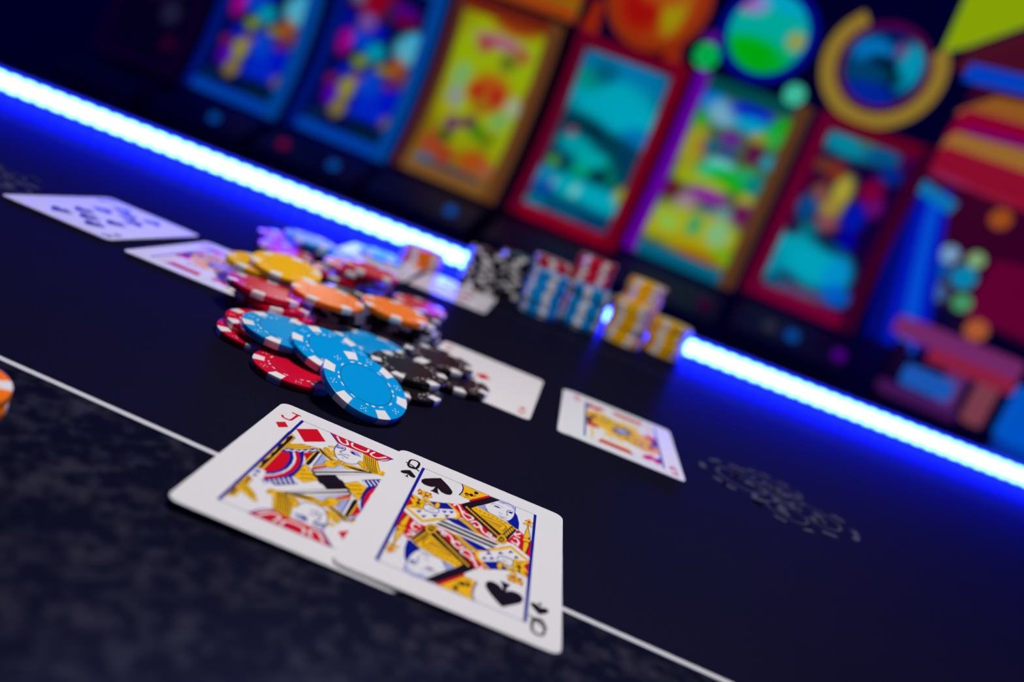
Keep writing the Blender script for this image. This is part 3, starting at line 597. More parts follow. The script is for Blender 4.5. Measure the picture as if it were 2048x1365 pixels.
# ------------------------------------------------------------------ poker chips
CR, CTH = 0.0186, 0.0031
CHIP_COL = {'blue': (0.0, 0.30, 0.70), 'red': (0.62, 0.004, 0.03), 'orange': (0.95, 0.19, 0.0), 'yellow': (0.92, 0.48, 0.0), 'black': (0.012, 0.009, 0.012)}
m_spot = mat('chip_white', (0.80, 0.78, 0.77), 0.2, 0.5)
m_groove = {k: mat('chip_groove_' + k, tuple(c * 0.45 for c in v), 0.5, 0.3) for k, v in CHIP_COL.items()}
m_chip = {k: grain(mat('chip_' + k, v, 0.22, 0.18 if k == 'black' else 0.3), 900, 0.04) for k, v in CHIP_COL.items()}
PROF = [(0, 0), (CR - 0.0004, 0), (CR - 0.0001, 0.0001), (CR, 0.0004), (CR, CTH - 0.0004), (CR - 0.0001, CTH - 0.0001), (CR - 0.0004, CTH), (CR - 0.0005, CTH), (0.0116, CTH), (0.01150, CTH), (0.01140, CTH - 0.00012), (0.01128, CTH - 0.00012), (0.01118, CTH), (0.0110, CTH), (0, CTH)]
chip_me = {k: lathe('poker_chip', PROF, 72, [m_chip[k], m_groove[k]], lambda q: 1 if q in (9, 10, 11) else 0) for k in CHIP_COL}
E_ = 0.00003
SP = [(0.0139, CTH + E_), (CR - 0.0004, CTH + E_), (CR - 0.0001 + E_, CTH - 0.0001 + E_), (CR + E_, CTH - 0.0004), (CR + E_, 0.0004), (CR - 0.0001 + E_, 0.0001 - E_), (CR - 0.0004, -E_), (0.0139, -E_), (0.0139, CTH + E_)]
spot_me = lathe('edge_spot', SP, 6, m_spot, None, -math.radians(9.5), math.radians(9.5), True)
def chip_print_mesh():
    vs, fs = [], []
    def quad(cx, cy, a, b, r):
        k = len(vs); c, s = math.cos(r), math.sin(r)
        for u, v_ in ((-a, -b), (a, -b), (a, b), (-a, b)): vs.append((cx + u * c - v_ * s, cy + u * s + v_ * c, CTH + 0.00002))
        fs.append((k, k + 1, k + 2, k + 3))
    for i in range(12):
        t = math.radians(30 * i + 6); quad(0.01225 * math.cos(t), 0.01225 * math.sin(t), 0.00026, 0.0010 if i % 3 else 0.0006, t)
        if i % 3 == 0: quad(0.0123 * math.cos(t + 0.22), 0.0123 * math.sin(t + 0.22), 0.00036, 0.0007, t + 0.22)
    for i in range(6):
        t = math.radians(60 * i + 30)
        for du, dv in ((0, 0), (-1, -1), (1, -1), (-1, 1), (1, 1)):
            r_ = 0.0157 + du * 0.00085; tt = t + dv * 0.062
            quad(r_ * math.cos(tt), r_ * math.sin(tt), 0.00022, 0.00022, tt + 0.6)
    return mesh('printed_marks', vs, fs, m_spot)
print_me = chip_print_mesh()
def chip(color, x, y, ztop, label, group=None, n=(0, 0), ph=None, marks=True):
    """x, y, ztop: centre of the top face in mm; n: tilt of the face normal"""
    nv = Vector((n[0], n[1], 1)).normalized(); q = Vector((0, 0, 1)).rotation_difference(nv)
    c = Vector((x, y, ztop)) / 1000 - nv * CTH
    o = link('poker_chip', chip_me[color], None, c); o.rotation_mode = 'QUATERNION'
    ang = random.uniform(0, 6.28) if ph is None else ph
    from mathutils import Quaternion
    o.rotation_quaternion = q @ Quaternion((0, 0, 1), ang)
    for k in range(6): link('edge_spot', spot_me, o, (0, 0, 0), (0, 0, k * math.pi / 3))
    if marks: link('printed_marks', print_me, o)
    tag(o, label, 'poker chip', group); return o
rad = math.radians
# front of the pile
chip('red', -75.5, 305.7, 3.2, 'red poker chip lying flat on the mat in front of the blue chips', ph=rad(19))
chip('blue', -46.6, 297.8, 10.2, 'blue poker chip tilted towards the jack of diamonds', n=(0.300, -0.216), ph=rad(18.5))
chip('blue', -68.9, 325.2, 9.6, 'blue poker chip leaning between two other blue chips above the red chip', n=(0.178, -0.112), ph=rad(23.7))
chip('blue', -91.7, 327.8, 9.45, 'blue poker chip lying on two red chips at the pile edge', n=(0.034, -0.034), ph=rad(34.5))
chip('blue', -64.8, 380.6, 3.6, 'blue poker chip flat on the mat behind the leaning blue chips', ph=rad(20))
chip('red', -101.8, 336.0, 6.3, 'upper red poker chip under the edge of a blue chip', ph=rad(50))
chip('red', -101.4, 328.7, 3.15, 'lower red poker chip on the mat under a red and a blue chip', ph=rad(42))
chip('black', -39.4, 354.5, 6.95, 'upper black poker chip next to the tilted blue chip', n=(0.0, -0.01), ph=rad(24))
chip('black', -38.0, 341.5, 3.15, 'lower black poker chip on the mat under another black chip', ph=rad(43))
chip('black', -19.5, 378.0, 3.55, 'black poker chip resting on the ace of diamonds', n=(0.0, 0.0), ph=rad(48))
chip('black', -31.0, 391.5, 6.9, 'black poker chip bridging a blue chip and the black chip on the ace', ph=rad(10))
# middle of the pile
gp = 'fanned red chips in the middle of the pile'
chip('red', -104.0, 374.5, 3.2, 'bottom red chip of the fan behind the blue and red chips', gp, ph=rad(25))
chip('red', -111.0, 371.5, 6.35, 'middle red chip of the fan behind the blue and red chips', gp, ph=rad(12))
chip('red', -114.0, 371.0, 9.5, 'red chip just below the top of the fan behind the blue chips', gp, ph=rad(55))
chip('red', -119.0, 370.0, 13.0, 'top red chip of the fan with a violet sheen', gp, n=(0.015, 0.055), ph=rad(40))
for k, cc in enumerate(('red', 'yellow', 'yellow')):
    chip(cc, -133.5 + k * 0.5, 413 + k * 0.4, 3.55 + k * 3.16, '%s chip, %s in the support stack under the yellow chips' % (cc, ('bottom', 'middle', 'top')[k]), 'chips under the yellow chips', marks=False)
chip('yellow', -138.0, 411.5, 13.3, 'lower yellow poker chip on the pile beside the orange chips', n=(0.0, -0.03), ph=rad(15))
chip('yellow', -125.0, 411.0, 17.6, 'upper yellow poker chip tilted on the pile', n=(0.03, -0.12), ph=rad(33))
for k in range(4):  # added support chips, black to stand in for shade under the orange chips
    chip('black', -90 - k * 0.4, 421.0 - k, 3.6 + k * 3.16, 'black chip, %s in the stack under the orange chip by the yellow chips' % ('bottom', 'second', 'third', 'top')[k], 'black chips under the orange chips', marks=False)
for k in range(4):  # second added support, black in place of the shade there
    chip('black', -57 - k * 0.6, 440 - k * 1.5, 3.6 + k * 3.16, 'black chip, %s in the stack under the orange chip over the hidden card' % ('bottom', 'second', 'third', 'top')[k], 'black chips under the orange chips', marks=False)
chip('orange', -94.0, 388.5, 16.6, 'orange poker chip next to the yellow chips', n=(0.0, -0.01), ph=rad(20))
chip('orange', -64.0, 414.5, 16.9, 'orange poker chip above the card hidden under the pile', n=(0.02, -0.01), ph=rad(45))
gp = 'red chips behind the orange chips'
chip('red', -106.0, 507.0, 3.2, 'bottom red chip of the loose stack behind the orange chips', gp)
chip('red', -118.0, 500.5, 6.35, 'middle red chip of the loose stack behind the orange chips', gp)
chip('red', -104.0, 506.5, 9.5, 'third red chip up in the loose stack behind the orange chips', gp)
chip('red', -113.0, 503.0, 12.65, 'fourth red chip up in the loose stack behind the orange chips', gp)
chip('red', -101.0, 504.0, 15.8, 'top red chip of the loose stack behind the orange chips', gp)
chip('red', -65.6, 517.5, 3.2, 'single red chip lying alone behind an orange chip')
gp = 'blue chips sliding off each other at the back of the pile'
chip('blue', -141.4, 579.6, 3.2, 'bottom chip of the slid-over blue stack at the back of the pile', gp)
chip('blue', -150.0, 567.0, 6.35, 'middle chip of the slid-over blue stack at the back of the pile', gp)
chip('blue', -161.4, 562.0, 9.5, 'top chip of the slid-over blue stack at the back of the pile', gp)
chip('red', -163.0, 522.0, 3.2, 'red chip lying in front of the slid-over blue stack')
chip('red', -178.5, 560.5, 3.2, 'red chip lying beside the slid-over blue stack')
chip('blue', -127.0, 652.0, 3.55, 'blue chip with a bright light reflection lying on a pale card', n=(0.0, 0.0))
# orange pair near the white line
chip('orange', -133.5, 184.0, 3.2, 'lower orange chip standing alone near the white line', 'orange chips near the white line', ph=rad(30))
chip('orange', -134.0, 185.0, 6.35, 'upper orange chip standing alone near the white line', 'orange chips near the white line', ph=rad(38))
# stacks along the light strip
ORD = ['bottom', 'second', 'third', 'fourth', 'fifth', 'sixth', 'seventh', 'eighth', 'ninth', 'tenth', 'eleventh', 'twelfth', 'thirteenth', 'fourteenth', 'fifteenth', 'sixteenth', 'seventeenth', 'eighteenth', 'nineteenth']
def nth(k, n):
    return 'bottom' if k == 0 else 'top' if k == n - 1 else ORD[k] + ' from bottom'
def stack(x, y, n, colors, label, group):
    p0 = random.uniform(0, 1.0)
    for k in range(n):
        c = colors[min(k, len(colors) - 1)] if isinstance(colors, list) else colors
        chip(c, x + random.uniform(-0.9, 0.9), y + random.uniform(-0.9, 0.9), 3.14 + k * 3.17, label % nth(k, n), group, marks=(k == n - 1), ph=None if c == 'black' else p0 + random.gauss(0, 0.07))
stack(-101, 697, 5, 'orange', 'orange chip, %s in the short stack behind the pale card', 'short orange chip stack')
stack(-46, 698, 11, 'black', 'black chip, %s in the black stack beside the red-pipped card', 'black chip stack by the card')
stack(-21, 728, 12, 'black', 'black chip, %s in the black stack behind another black stack', 'black chip stack at the back')
stack(11, 690, 12, 'blue', 'blue chip, %s in the blue stack next to the black chips', 'blue chip stack by the black chips')
stack(50, 708, 12, 'blue', 'blue chip, %s in the blue stack next to the yellow chips', 'blue chip stack by the yellow chips')
stack(9, 749, 14, 'red', 'red chip, %s in the red stack behind a black stack', 'red chip stack behind black chips')
stack(47, 750, 19, 'red', 'red chip, %s in the tallest red stack', 'tallest red chip stack')
stack(91, 718, 12, 'yellow', 'yellow chip, %s in the yellow stack next to the blue stack', 'yellow chip stack by the blue chips')
stack(134, 742, 10, 'yellow', 'yellow chip, %s in the shortest yellow stack', 'yellow chip stack at the row end')
stack(100, 757, 18, 'yellow', 'yellow chip, %s in the tallest yellow stack', 'tallest yellow chip stack')

# ------------------------------------------------------------------ slot machines along the far side of the room
PSI = rad(13); ROW_O = Vector((0, 4.7, 0))
def row(s, depth=0.0, z=0.0):
    d = Vector((math.cos(PSI), -math.sin(PSI), 0)); n = Vector((-math.sin(PSI), -math.cos(PSI), 0))
    return ROW_O + d * s - n * depth + Vector((0, 0, z))
m_cab = mat('cabinet_black', (0.008, 0.008, 0.22), 0.4, 0.4)
m_cab2 = mat('cabinet_plum', (0.10, 0.008, 0.16), 0.4, 0.4)
m_chrome = mat('dark_chrome', (0.2, 0.2, 0.24), 0.25, 0.5, metal=1.0)
def screen_mat(k):
    m = bpy.data.materials.new('screen_image'); m.use_nodes = True; nt = m.node_tree; b = nt.nodes['Principled BSDF']
    a = nt.nodes.new('ShaderNodeVertexColor'); a.layer_name = 'image'
    nt.links.new(a.outputs['Color'], b.inputs['Emission Color']); b.inputs['Emission Strength'].default_value = k
    b.inputs['Base Color'].default_value = (0.01, 0.01, 0.01, 1); b.inputs['Roughness'].default_value = 0.2
    return m
M_SCREEN = screen_mat(1.0)
def paint(art, u, v):
    bgc, blobs = art; c = list(lin(bgc))
    for bu, bv, ru, rv, col in blobs:
        d = ((u - bu) / max(ru, 0.02)) ** 2 + ((v - bv) / max(rv, 0.012)) ** 2
        a = 1 / (1 + math.exp((d - 1) * 4.5)) if d < 4 else 0
        if a:
            L_ = lin(col)
            for i in range(3): c[i] += (L_[i] - c[i]) * a
    return c
def set_image(me, cols):
    at = me.color_attributes.new('image', 'FLOAT_COLOR', 'POINT')
    for i, c in enumerate(cols): at.data[i].color = (*c, 1)
def prof_y(t): return -0.17 * (1 - t) ** 2.2 - 0.10 * t * t
def curved_screen(W, H, art, nx=26, ny=46):
    vs, fs, cs = [], [], []
    for j in range(ny + 1):
        for i in range(nx + 1):
            u, t = i / nx, j / ny; vs.append(((u - 0.5) * W, prof_y(t), t * H)); cs.append(paint(art, u, t))
    for j in range(ny):
        for i in range(nx):
            a = j * (nx + 1) + i; fs.append((a, a + 1, a + nx + 2, a + nx + 1))
    me = mesh('screen', vs, fs, M_SCREEN, None, True); set_image(me, cs); return me
def bezel_part(W, H, w_, side, m, dep=0.05):
    """one bar of the curved bezel: side in left / right / bottom / top, with rounded cross-section"""
    vs, fs = [], []; n = 22
    sec = [(-0.5, 0.0), (-0.42, -0.75), (-0.2, -1), (0.2, -1), (0.42, -0.75), (0.5, 0.0)]
    k = len(sec)
    for i in range(n + 1):
        t = i / n
        if side in ('left', 'right'):
            cx = (-1 if side == 'left' else 1) * (W / 2 - w_ / 2); z = t * H; y = prof_y(t)
            for a, b in sec: vs.append((cx + a * w_, y + b * dep + 0.012, z))
        else:
            tt = w_ / 2 / H if side == 'bottom' else 1 - w_ / 2 / H
            x = (t - 0.5) * (W - 2 * w_)
            for a, b in sec: vs.append((x, prof_y(tt + a * w_ / H) + b * dep + 0.012, H * tt + a * w_))
    for i in range(n):
        for q in range(k): fs.append((i * k + q, i * k + (q + 1) % k, (i + 1) * k + (q + 1) % k, (i + 1) * k + q))
    fs.append(tuple(range(k))); fs.append(tuple(n * k + q for q in range(k))[::-1])
    me = mesh('bezel_' + side, vs, fs, m); bm = bmesh.new(); bm.from_mesh(me); bmesh.ops.recalc_face_normals(bm, faces=bm.faces); bm.to_mesh(me); bm.free()
    return me
def glow(name, rgb, k=1.0): return mat(name, tuple(c * 0.3 for c in lin(rgb)), 0.45, 0.4, lin(rgb), k)
def disc_mesh(name, R, art, n=40, rings=14, dome=0.04):
    vs, fs, cs = [(0, -dome, 0)], [], [paint(art, 0.5, 0.5)]
    for j in range(1, rings + 1):
        r = R * j / rings
        for i in range(n):
            a = 2 * math.pi * i / n; x, z = r * math.cos(a), r * math.sin(a)
            vs.append((x, -dome * (1 - (j / rings) ** 2), z)); cs.append(paint(art, 0.5 + x / R / 2, 0.5 + z / R / 2))
    for i in range(n): fs.append((0, 1 + (i + 1) % n, 1 + i))
    for j in range(rings - 1):
        for i in range(n): a = 1 + j * n; fs.append((a + i, a + (i + 1) % n, a + n + (i + 1) % n, a + n + i))
    me = mesh(name, vs, fs, M_SCREEN, None, True); set_image(me, cs); return me
def ring_mesh(name, R, r, m, a0=0, a1=360, n=48, k=8, flat=0.6):
    vs, fs = [], []; full = a1 - a0 >= 360; N = n if full else n + 1
    for i in range(N):
        a = rad(a0 + (a1 - a0) * i / n)
        for q in range(k):
            b = 2 * math.pi * q / k; rr = R + r * math.cos(b); vs.append((rr * math.cos(a), r * flat * math.sin(b), rr * math.sin(a)))
    for i in range(n):
        j = (i + 1) % N
        for q in range(k): fs.append((i * k + q, j * k + q, j * k + (q + 1) % k, i * k + (q + 1) % k))
    if not full: fs.append(tuple(range(k))); fs.append(tuple(n * k + q for q in range(k))[::-1])
    return mesh(name, vs, fs, m, None, True)
def ball(name, r, m, n=16):
    return lathe(name, [(r * math.sin(math.pi * i / 10), -r * math.cos(math.pi * i / 10)) for i in range(11)], n, m)
btn_me = {}
def button(parent, x, z, y, key, m):
    if key not in btn_me: btn_me[key] = lathe('button', [(0, 0), (0.034, 0), (0.034, 0.012), (0.028, 0.022), (0, 0.026)], 18, m)
    link('button', btn_me[key], parent, (x, y, z), (rad(58), 0, 0))
def slot_machine(s, zb, W, H, art, bez, label, w_=0.082, buttons=(), body=None, yaw=0.0):
    base = row(s, 0.0, FLOOR_Z); root = link('slot_machine', None, None, base, (0, 0, -PSI + yaw))
    zc = zb - FLOOR_Z; body = body or m_cab
    link('cabinet_body', bevel_box('cabinet_body', -W / 2 + 0.01, W / 2 - 0.01, 0.03, 0.55, 0, zc + H + 0.02, body, 0.02), root)
    link('base_panel', bevel_box('base_panel', -W / 2 + 0.02, W / 2 - 0.02, -0.30, 0.03, 0, zc - 0.16, body, 0.015), root)
    # sloping button deck
    v_ = [(-W / 2 + 0.01, -0.46, zc - 0.17), (W / 2 - 0.01, -0.46, zc - 0.17), (W / 2 - 0.01, -0.25, zc - 0.045), (-W / 2 + 0.01, -0.25, zc - 0.045),
          (-W / 2 + 0.01, -0.46, zc - 0.24), (W / 2 - 0.01, -0.46, zc - 0.24), (W / 2 - 0.01, -0.02, zc - 0.18), (-W / 2 + 0.01, -0.02, zc - 0.18), (W / 2 - 0.01, -0.02, zc - 0.02), (-W / 2 + 0.01, -0.02, zc - 0.02)]
    f_ = [(0, 1, 2, 3), (4, 5, 1, 0), (3, 2, 8, 9), (4, 7, 6, 5), (7, 9, 8, 6), (0, 3, 9, 7, 4), (1, 5, 6, 8, 2)]
    link('button_deck', mesh('button_deck', v_, f_, body), root)
    for bx, key, m in buttons: button(root, bx, zc - 0.118, -0.372, key, m)
    sc = link('screen', curved_screen(W - 2 * w_ + 0.02, H - 2 * w_ + 0.02, SCREEN_ART[art]), root, (0, 0.0, zc + w_ - 0.01))
    ms = bez if isinstance(bez, dict) else {k: bez for k in ('left', 'right', 'bottom', 'top')}
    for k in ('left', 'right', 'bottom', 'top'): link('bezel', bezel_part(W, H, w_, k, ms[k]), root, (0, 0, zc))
    tag(root, label, 'slot machine'); return root, zc
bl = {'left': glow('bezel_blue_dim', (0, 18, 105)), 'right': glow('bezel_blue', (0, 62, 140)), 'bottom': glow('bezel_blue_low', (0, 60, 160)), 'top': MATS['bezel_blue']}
br = glow('button_red', (95, 0, 50)); bb = glow('button_blue', (0, 70, 150)); bp_ = glow('button_violet', (70, 0, 120))
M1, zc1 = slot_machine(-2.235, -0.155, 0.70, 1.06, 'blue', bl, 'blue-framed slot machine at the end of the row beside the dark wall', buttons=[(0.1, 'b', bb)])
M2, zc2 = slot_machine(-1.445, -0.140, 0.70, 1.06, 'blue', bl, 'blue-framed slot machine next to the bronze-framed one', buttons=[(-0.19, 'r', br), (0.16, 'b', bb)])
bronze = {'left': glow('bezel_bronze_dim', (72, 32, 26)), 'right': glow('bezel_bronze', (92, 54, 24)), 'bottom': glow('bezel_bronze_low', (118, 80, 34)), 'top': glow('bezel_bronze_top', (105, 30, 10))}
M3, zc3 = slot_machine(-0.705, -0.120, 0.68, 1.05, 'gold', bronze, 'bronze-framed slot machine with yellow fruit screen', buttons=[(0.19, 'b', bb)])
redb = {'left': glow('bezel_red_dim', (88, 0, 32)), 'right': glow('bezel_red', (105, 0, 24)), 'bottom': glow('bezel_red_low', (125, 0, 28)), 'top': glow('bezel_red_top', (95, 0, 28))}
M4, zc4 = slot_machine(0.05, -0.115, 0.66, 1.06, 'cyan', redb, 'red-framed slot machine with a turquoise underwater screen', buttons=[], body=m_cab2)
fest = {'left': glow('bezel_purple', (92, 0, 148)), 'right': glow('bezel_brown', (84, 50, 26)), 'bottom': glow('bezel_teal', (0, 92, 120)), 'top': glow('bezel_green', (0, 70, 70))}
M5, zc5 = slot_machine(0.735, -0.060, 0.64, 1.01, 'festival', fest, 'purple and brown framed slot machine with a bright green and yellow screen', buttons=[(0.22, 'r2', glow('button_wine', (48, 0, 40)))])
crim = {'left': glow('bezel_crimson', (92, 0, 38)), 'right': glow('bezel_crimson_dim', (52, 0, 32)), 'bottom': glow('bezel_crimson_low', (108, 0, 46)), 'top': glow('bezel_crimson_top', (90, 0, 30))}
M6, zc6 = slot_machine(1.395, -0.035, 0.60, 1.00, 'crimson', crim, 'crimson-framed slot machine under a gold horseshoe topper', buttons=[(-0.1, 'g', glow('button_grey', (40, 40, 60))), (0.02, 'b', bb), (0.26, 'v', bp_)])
SCREEN_ART['dark'] = ((3, 0, 22), [(0.75, 0.55, 0.12, 0.06, (30, 22, 32)), (0.7, 0.35, 0.14, 0.08, (28, 26, 52)), (0.85, 0.15, 0.1, 0.06, (36, 0, 34)), (0.4, 0.5, 0.2, 0.1, (20, 6, 30))])
dk = glow('bezel_off', (10, 0, 30))
M0, zc0 = slot_machine(-3.0, -0.17, 0.68, 1.06, 'dark', dk, 'dark switched-off slot machine beside the end blue-framed machine')
# toppers, fixed on their machines
tb = glow('topper_orange', (150, 62, 8)); ty = glow('topper_amber', (120, 105, 10))
t3 = link('topper_screen', None, M3, (0.03, -0.1, zc3 + 1.09))
v, f = [], []
sc3 = ((0, 90, 120), [(0.5, 0.3, 0.6, 0.4, (0, 150, 180)), (0.5, 0.9, 0.6, 0.3, (0, 40, 90))])
def flat_screen(W, H, art, nx=12, ny=10):
    vs, fs, cs = [], [], []
    for j in range(ny + 1):
        for i in range(nx + 1): vs.append(((i / nx - 0.5) * W, 0, j / ny * H)); cs.append(paint(art, i / nx, j / ny))
    for j in range(ny):
        for i in range(nx): a = j * (nx + 1) + i; fs.append((a, a + 1, a + nx + 2, a + nx + 1))
    me = mesh('screen', vs, fs, M_SCREEN); set_image(me, cs); return me
link('panel', flat_screen(0.46, 0.42, sc3), t3, (0, -0.02, 0.13))
for x0, x1, z0, z1, mm in ((-0.34, 0.34, 0.0, 0.07, tb), (-0.34, 0.34, 0.07, 0.10, ty), (-0.27, 0.27, 0.10, 0.13, redb['bottom']), (-0.34, -0.24, 0.10, 0.62, bronze['bottom']), (0.24, 0.34, 0.10, 0.62, tb), (-0.34, 0.34, 0.55, 0.65, tb)):
    link('frame_bar', bevel_box('frame_bar', x0, x1, -0.05, 0.06, z0, z1, mm, 0.012), t3)
link('topper_back', bevel_box('topper_back', -0.33, 0.33, 0.0, 0.3, -0.04, 0.64, m_cab, 0.01), t3)
a4 = ((150, 50, 5), [(0.38, 0.35, 0.25, 0.25, (150, 8, 0)), (0.72, 0.45, 0.12, 0.3, (150, 140, 0)), (0.55, 0.6, 0.3, 0.2, (160, 70, 10)), (0.3, 0.75, 0.15, 0.2, (160, 120, 0))])
t4 = link('round_topper', disc_mesh('round_topper', 0.25, a4), M4, (0.03, -0.12, zc4 + 1.345))
link('topper_rim', ring_mesh('topper_rim', 0.255, 0.03, glow('rim_orange', (135, 42, 8))), t4)
link('topper_back', lathe('topper_back', [(0, 0), (0.26, 0), (0.26, 0.12), (0, 0.12)], 32, m_cab), t4, (0, 0.14, 0), (rad(90), 0, 0))
link('topper_post', bevel_box('topper_post', -0.12, 0.12, 0.05, 0.25, -0.36, 0.0, m_cab, 0.01), t4)
for kx, kz, hh in ((-0.275, 1.06, 0.16), (0.215, 1.05, 0.11)):
    link('finial', lathe('finial', [(0, 0), (0.045, 0.0), (0.05, 0.03), (0.035, hh * 0.6), (0.03, hh), (0, hh + 0.03)], 16, glow('finial_orange', (135, 32, 5))), M4, (kx, -0.1, zc4 + kz))
a5 = ((0, 150, 165), [(0.5, 0.55, 0.5, 0.3, (0, 165, 150)), (0.5, 0.15, 0.45, 0.25, (0, 165, 0)), (0.35, 0.3, 0.3, 0.1, (0, 165, 0)), (0.25, 0.78, 0.14, 0.12, (130, 120, 200)), (0.15, 0.75, 0.08, 0.1, (150, 90, 160)), (0.85, 0.5, 0.1, 0.1, (150, 150, 40)), (0.6, 0.9, 0.3, 0.15, (0, 160, 190))])
t5 = link('round_topper', disc_mesh('round_topper', 0.215, a5), M5, (-0.05, -0.12, zc5 + 1.285))
link('topper_rim', ring_mesh('topper_rim', 0.225, 0.028, glow('rim_blue', (0, 8, 125))), t5)
link('topper_back', lathe('topper_back', [(0, 0), (0.23, 0), (0.23, 0.12), (0, 0.12)], 32, m_cab), t5, (0, 0.14, 0), (rad(90), 0, 0))
link('topper_post', bevel_box('topper_post', -0.12, 0.12, 0.05, 0.25, -0.33, 0.0, m_cab, 0.01), t5)
fb = link('corner_ball', ball('corner_ball', 0.068, glow('ball_green', (0, 165, 70))), M5, (-0.30, -0.12, zc5 + 1.085))
link('ball_cap', ball('ball_cap', 0.045, glow('ball_violet', (80, 10, 120))), fb, (-0.01, 0.0, 0.085))
link('corner_ball', ball('corner_ball', 0.055, glow('ball_mint', (60, 180, 150))), M5, (0.20, -0.12, zc5 + 1.045))
a6 = ((0, 15, 80), [(0.3, 0.62, 0.25, 0.2, (0, 110, 180)), (0.8, 0.6, 0.16, 0.3, (0, 145, 175)), (0.45, 0.5, 0.2, 0.12, (0, 10, 30)), (0.6, 0.4, 0.2, 0.08, (0, 30, 40)), (0.3, 0.35, 0.3, 0.15, (0, 60, 100)), (0.45, 0.12, 0.35, 0.14, (0, 35, 150)), (0.62, 0.75, 0.07, 0.12, (90, 70, 120))])
t6 = link('horseshoe_topper', disc_mesh('horseshoe_topper', 0.19, a6), M6, (-0.115, -0.12, zc6 + 1.28))
link('horseshoe', ring_mesh('horseshoe', 0.262, 0.037, glow('horseshoe_gold', (138, 112, 38)), 131, 394, 44), t6)
link('inner_rim', ring_mesh('inner_rim', 0.205, 0.018, glow('rim_plum', (70, 0, 60))), t6)
link('topper_back', lathe('topper_back', [(0, 0), (0.19, 0), (0.19, 0.12), (0, 0.12)], 32, m_cab), t6, (0, 0.14, 0), (rad(90), 0, 0))
link('topper_post', bevel_box('topper_post', -0.12, 0.12, 0.05, 0.25, -0.33, 0.0, m_cab, 0.01), t6)

# ------------------------------------------------------------------ game booth to the right of the slot machines; its panels emit in place of room light
booth = tag(link('game_booth', None, None, row(0, 0, FLOOR_Z), (0, 0, -PSI)), 'game booth with striped lit canopy, blue curtain and maroon interior', 'booth')
Z0 = -FLOOR_Z
def slab(name, pts, y0, y1, m, parent=booth):
    """prism from an outline in (s, z)"""
    n = len(pts); vs = [(s, y0, z + Z0) for s, z in pts] + [(s, y1, z + Z0) for s, z in pts]
    fs = [tuple(range(n)), tuple(range(n, 2 * n))[::-1]] + [(i, i + n, (i + 1) % n + n, (i + 1) % n) for i in range(n)]
    me = mesh(name, vs, fs, m); bm = bmesh.new(); bm.from_mesh(me); bmesh.ops.recalc_face_normals(bm, faces=bm.faces); bm.to_mesh(me); bm.free()
    return link(name, me, parent)
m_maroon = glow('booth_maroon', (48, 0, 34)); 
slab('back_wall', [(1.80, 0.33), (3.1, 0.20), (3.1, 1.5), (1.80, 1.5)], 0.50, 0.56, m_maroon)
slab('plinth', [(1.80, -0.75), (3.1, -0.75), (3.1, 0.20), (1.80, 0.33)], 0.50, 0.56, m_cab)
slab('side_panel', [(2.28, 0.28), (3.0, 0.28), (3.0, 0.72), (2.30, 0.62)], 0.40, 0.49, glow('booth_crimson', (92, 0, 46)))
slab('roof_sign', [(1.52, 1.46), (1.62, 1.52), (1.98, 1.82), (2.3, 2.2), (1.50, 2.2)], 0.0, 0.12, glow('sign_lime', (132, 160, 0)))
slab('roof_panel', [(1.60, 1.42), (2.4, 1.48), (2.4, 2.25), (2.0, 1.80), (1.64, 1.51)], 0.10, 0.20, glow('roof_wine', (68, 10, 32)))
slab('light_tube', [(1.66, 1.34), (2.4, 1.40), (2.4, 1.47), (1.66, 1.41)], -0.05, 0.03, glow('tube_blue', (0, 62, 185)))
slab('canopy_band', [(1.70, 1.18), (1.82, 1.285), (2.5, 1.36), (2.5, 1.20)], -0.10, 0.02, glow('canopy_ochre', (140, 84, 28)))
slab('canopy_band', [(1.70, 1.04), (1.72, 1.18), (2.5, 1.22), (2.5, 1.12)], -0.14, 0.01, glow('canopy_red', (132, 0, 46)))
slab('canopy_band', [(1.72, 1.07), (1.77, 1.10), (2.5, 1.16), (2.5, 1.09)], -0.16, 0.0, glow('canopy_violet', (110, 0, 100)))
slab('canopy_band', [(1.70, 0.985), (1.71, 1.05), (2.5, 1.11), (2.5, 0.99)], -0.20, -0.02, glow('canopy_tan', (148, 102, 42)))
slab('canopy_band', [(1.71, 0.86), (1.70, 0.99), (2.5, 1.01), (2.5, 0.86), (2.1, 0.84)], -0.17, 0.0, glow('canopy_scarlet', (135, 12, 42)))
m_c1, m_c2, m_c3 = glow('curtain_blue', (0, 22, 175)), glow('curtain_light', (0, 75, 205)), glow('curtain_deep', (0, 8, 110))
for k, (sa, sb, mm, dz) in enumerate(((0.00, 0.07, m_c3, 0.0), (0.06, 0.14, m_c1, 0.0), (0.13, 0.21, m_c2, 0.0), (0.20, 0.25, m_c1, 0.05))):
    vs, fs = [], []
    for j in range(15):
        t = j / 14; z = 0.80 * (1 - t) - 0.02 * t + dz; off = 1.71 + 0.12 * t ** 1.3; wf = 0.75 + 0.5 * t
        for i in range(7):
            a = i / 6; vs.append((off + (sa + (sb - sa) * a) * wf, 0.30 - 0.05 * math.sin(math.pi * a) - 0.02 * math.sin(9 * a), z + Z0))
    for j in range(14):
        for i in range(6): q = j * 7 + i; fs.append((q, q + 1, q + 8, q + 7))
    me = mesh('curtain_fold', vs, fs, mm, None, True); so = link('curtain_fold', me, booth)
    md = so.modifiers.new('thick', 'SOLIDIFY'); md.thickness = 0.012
slab('curtain_rail', [(1.70, 0.80), (1.92, 0.74), (1.94, 0.80), (1.72, 0.86)], 0.2, 0.27, glow('rail_cyan', (0, 110, 170)))
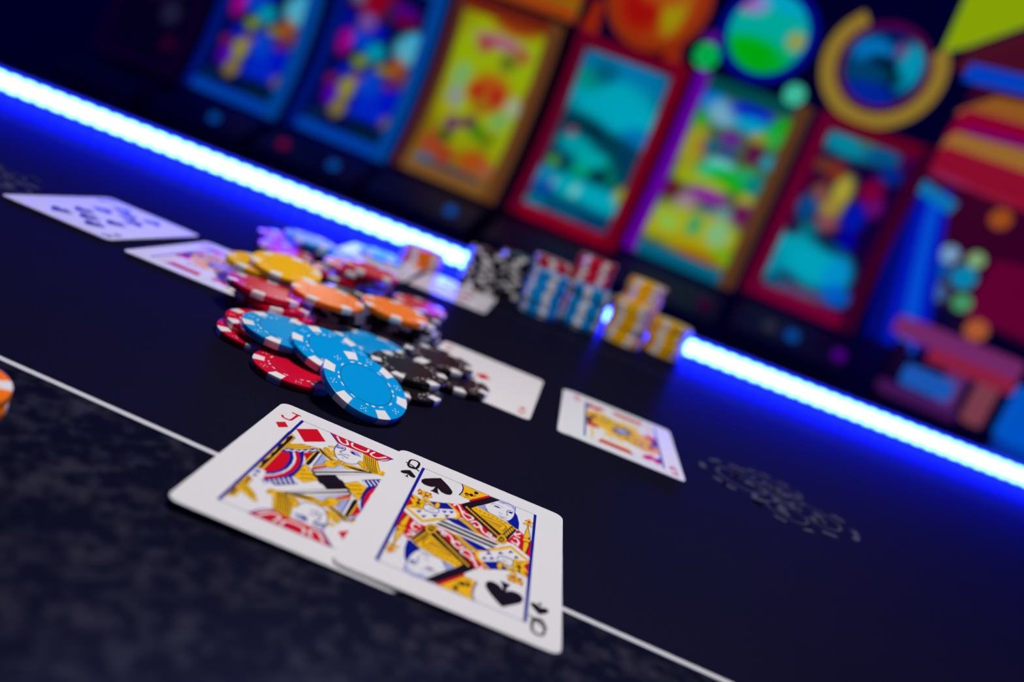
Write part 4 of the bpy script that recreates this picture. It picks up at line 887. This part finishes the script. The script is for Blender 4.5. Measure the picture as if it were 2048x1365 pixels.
for (s_, z_, r_, c_, k_) in ((2.045, 0.555, 0.05, (110, 150, 185), 'pale'), (2.035, 0.455, 0.055, (0, 75, 150), 'blue'), (2.18, 0.575, 0.045, (120, 160, 110), 'lime'), (2.165, 0.465, 0.065, (0, 125, 165), 'cyan'), (2.08, 0.34, 0.05, (55, 90, 135), 'slate'), (2.215, 0.335, 0.05, (60, 145, 95), 'green'), (2.195, 0.82, 0.055, (150, 72, 20), 'amber'), (2.345, 0.225, 0.06, (165, 85, 45), 'orange'), (1.845, 0.50, 0.035, (95, 40, 60), 'rose'), (1.95, 0.24, 0.05, (0, 125, 185), 'azure')):
    o = link('wall_lamp', None, None, row(s_, 0.49, z_), (0, 0, -PSI)); tag(o, 'small glowing %s globe lamp on the back wall of the game booth' % k_, 'lamp', 'globe lamps in the booth')
    link('globe', ball('globe', r_, glow('globe_' + k_, c_)), o, (0, -0.14, 0))
    link('stem', lathe('stem', [(0, 0), (0.012, 0), (0.012, 0.14 - r_ * 0.9), (0, 0.14 - r_ * 0.9)], 8, m_chrome), o, (0, 0, 0), (rad(90), 0, 0))
# pink counter and blue stool in front of the booth, emission standing in for light on them
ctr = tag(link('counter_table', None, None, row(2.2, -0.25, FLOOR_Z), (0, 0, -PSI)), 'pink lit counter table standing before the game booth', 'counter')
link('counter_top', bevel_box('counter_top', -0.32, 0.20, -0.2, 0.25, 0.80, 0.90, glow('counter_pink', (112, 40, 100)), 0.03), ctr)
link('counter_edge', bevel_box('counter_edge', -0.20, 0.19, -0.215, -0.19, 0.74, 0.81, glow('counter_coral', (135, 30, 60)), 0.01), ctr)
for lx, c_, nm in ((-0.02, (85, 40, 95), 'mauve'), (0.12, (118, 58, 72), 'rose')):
    lg = link('leg', bevel_box('leg', lx - 0.04, lx + 0.04, -0.17, -0.06, 0.54, 0.75, glow('leg_' + nm, c_), 0.015), ctr)  # upper leg painted as lit by its emission
    link('leg_base', bevel_box('leg_base', lx - 0.035, lx + 0.035, -0.165, -0.065, 0.0, 0.54, m_cab, 0.01), lg)  # lower part of the same leg, its shade put into the colour
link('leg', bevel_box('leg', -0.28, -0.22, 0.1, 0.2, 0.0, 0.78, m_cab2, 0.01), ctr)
link('control_pad', bevel_box('control_pad', -0.27, -0.05, -0.30, -0.2, 0.60, 0.70, glow('pad_blue', (25, 85, 175)), 0.02), ctr)  # added glowing block standing in for a blue-lit patch
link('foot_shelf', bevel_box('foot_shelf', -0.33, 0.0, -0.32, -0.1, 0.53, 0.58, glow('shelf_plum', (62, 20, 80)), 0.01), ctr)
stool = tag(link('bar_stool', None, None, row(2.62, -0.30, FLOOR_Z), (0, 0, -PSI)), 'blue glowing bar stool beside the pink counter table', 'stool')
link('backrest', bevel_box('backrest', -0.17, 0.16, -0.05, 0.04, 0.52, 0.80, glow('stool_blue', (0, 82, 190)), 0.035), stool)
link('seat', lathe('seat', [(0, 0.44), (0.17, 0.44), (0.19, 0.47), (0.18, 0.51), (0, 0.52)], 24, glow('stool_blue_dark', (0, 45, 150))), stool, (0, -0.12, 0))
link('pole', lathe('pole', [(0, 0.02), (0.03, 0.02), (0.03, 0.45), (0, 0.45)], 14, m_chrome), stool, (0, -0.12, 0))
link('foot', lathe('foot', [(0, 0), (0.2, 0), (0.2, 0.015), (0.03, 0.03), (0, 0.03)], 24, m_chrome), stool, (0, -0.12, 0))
bpy.context.view_layer.update()
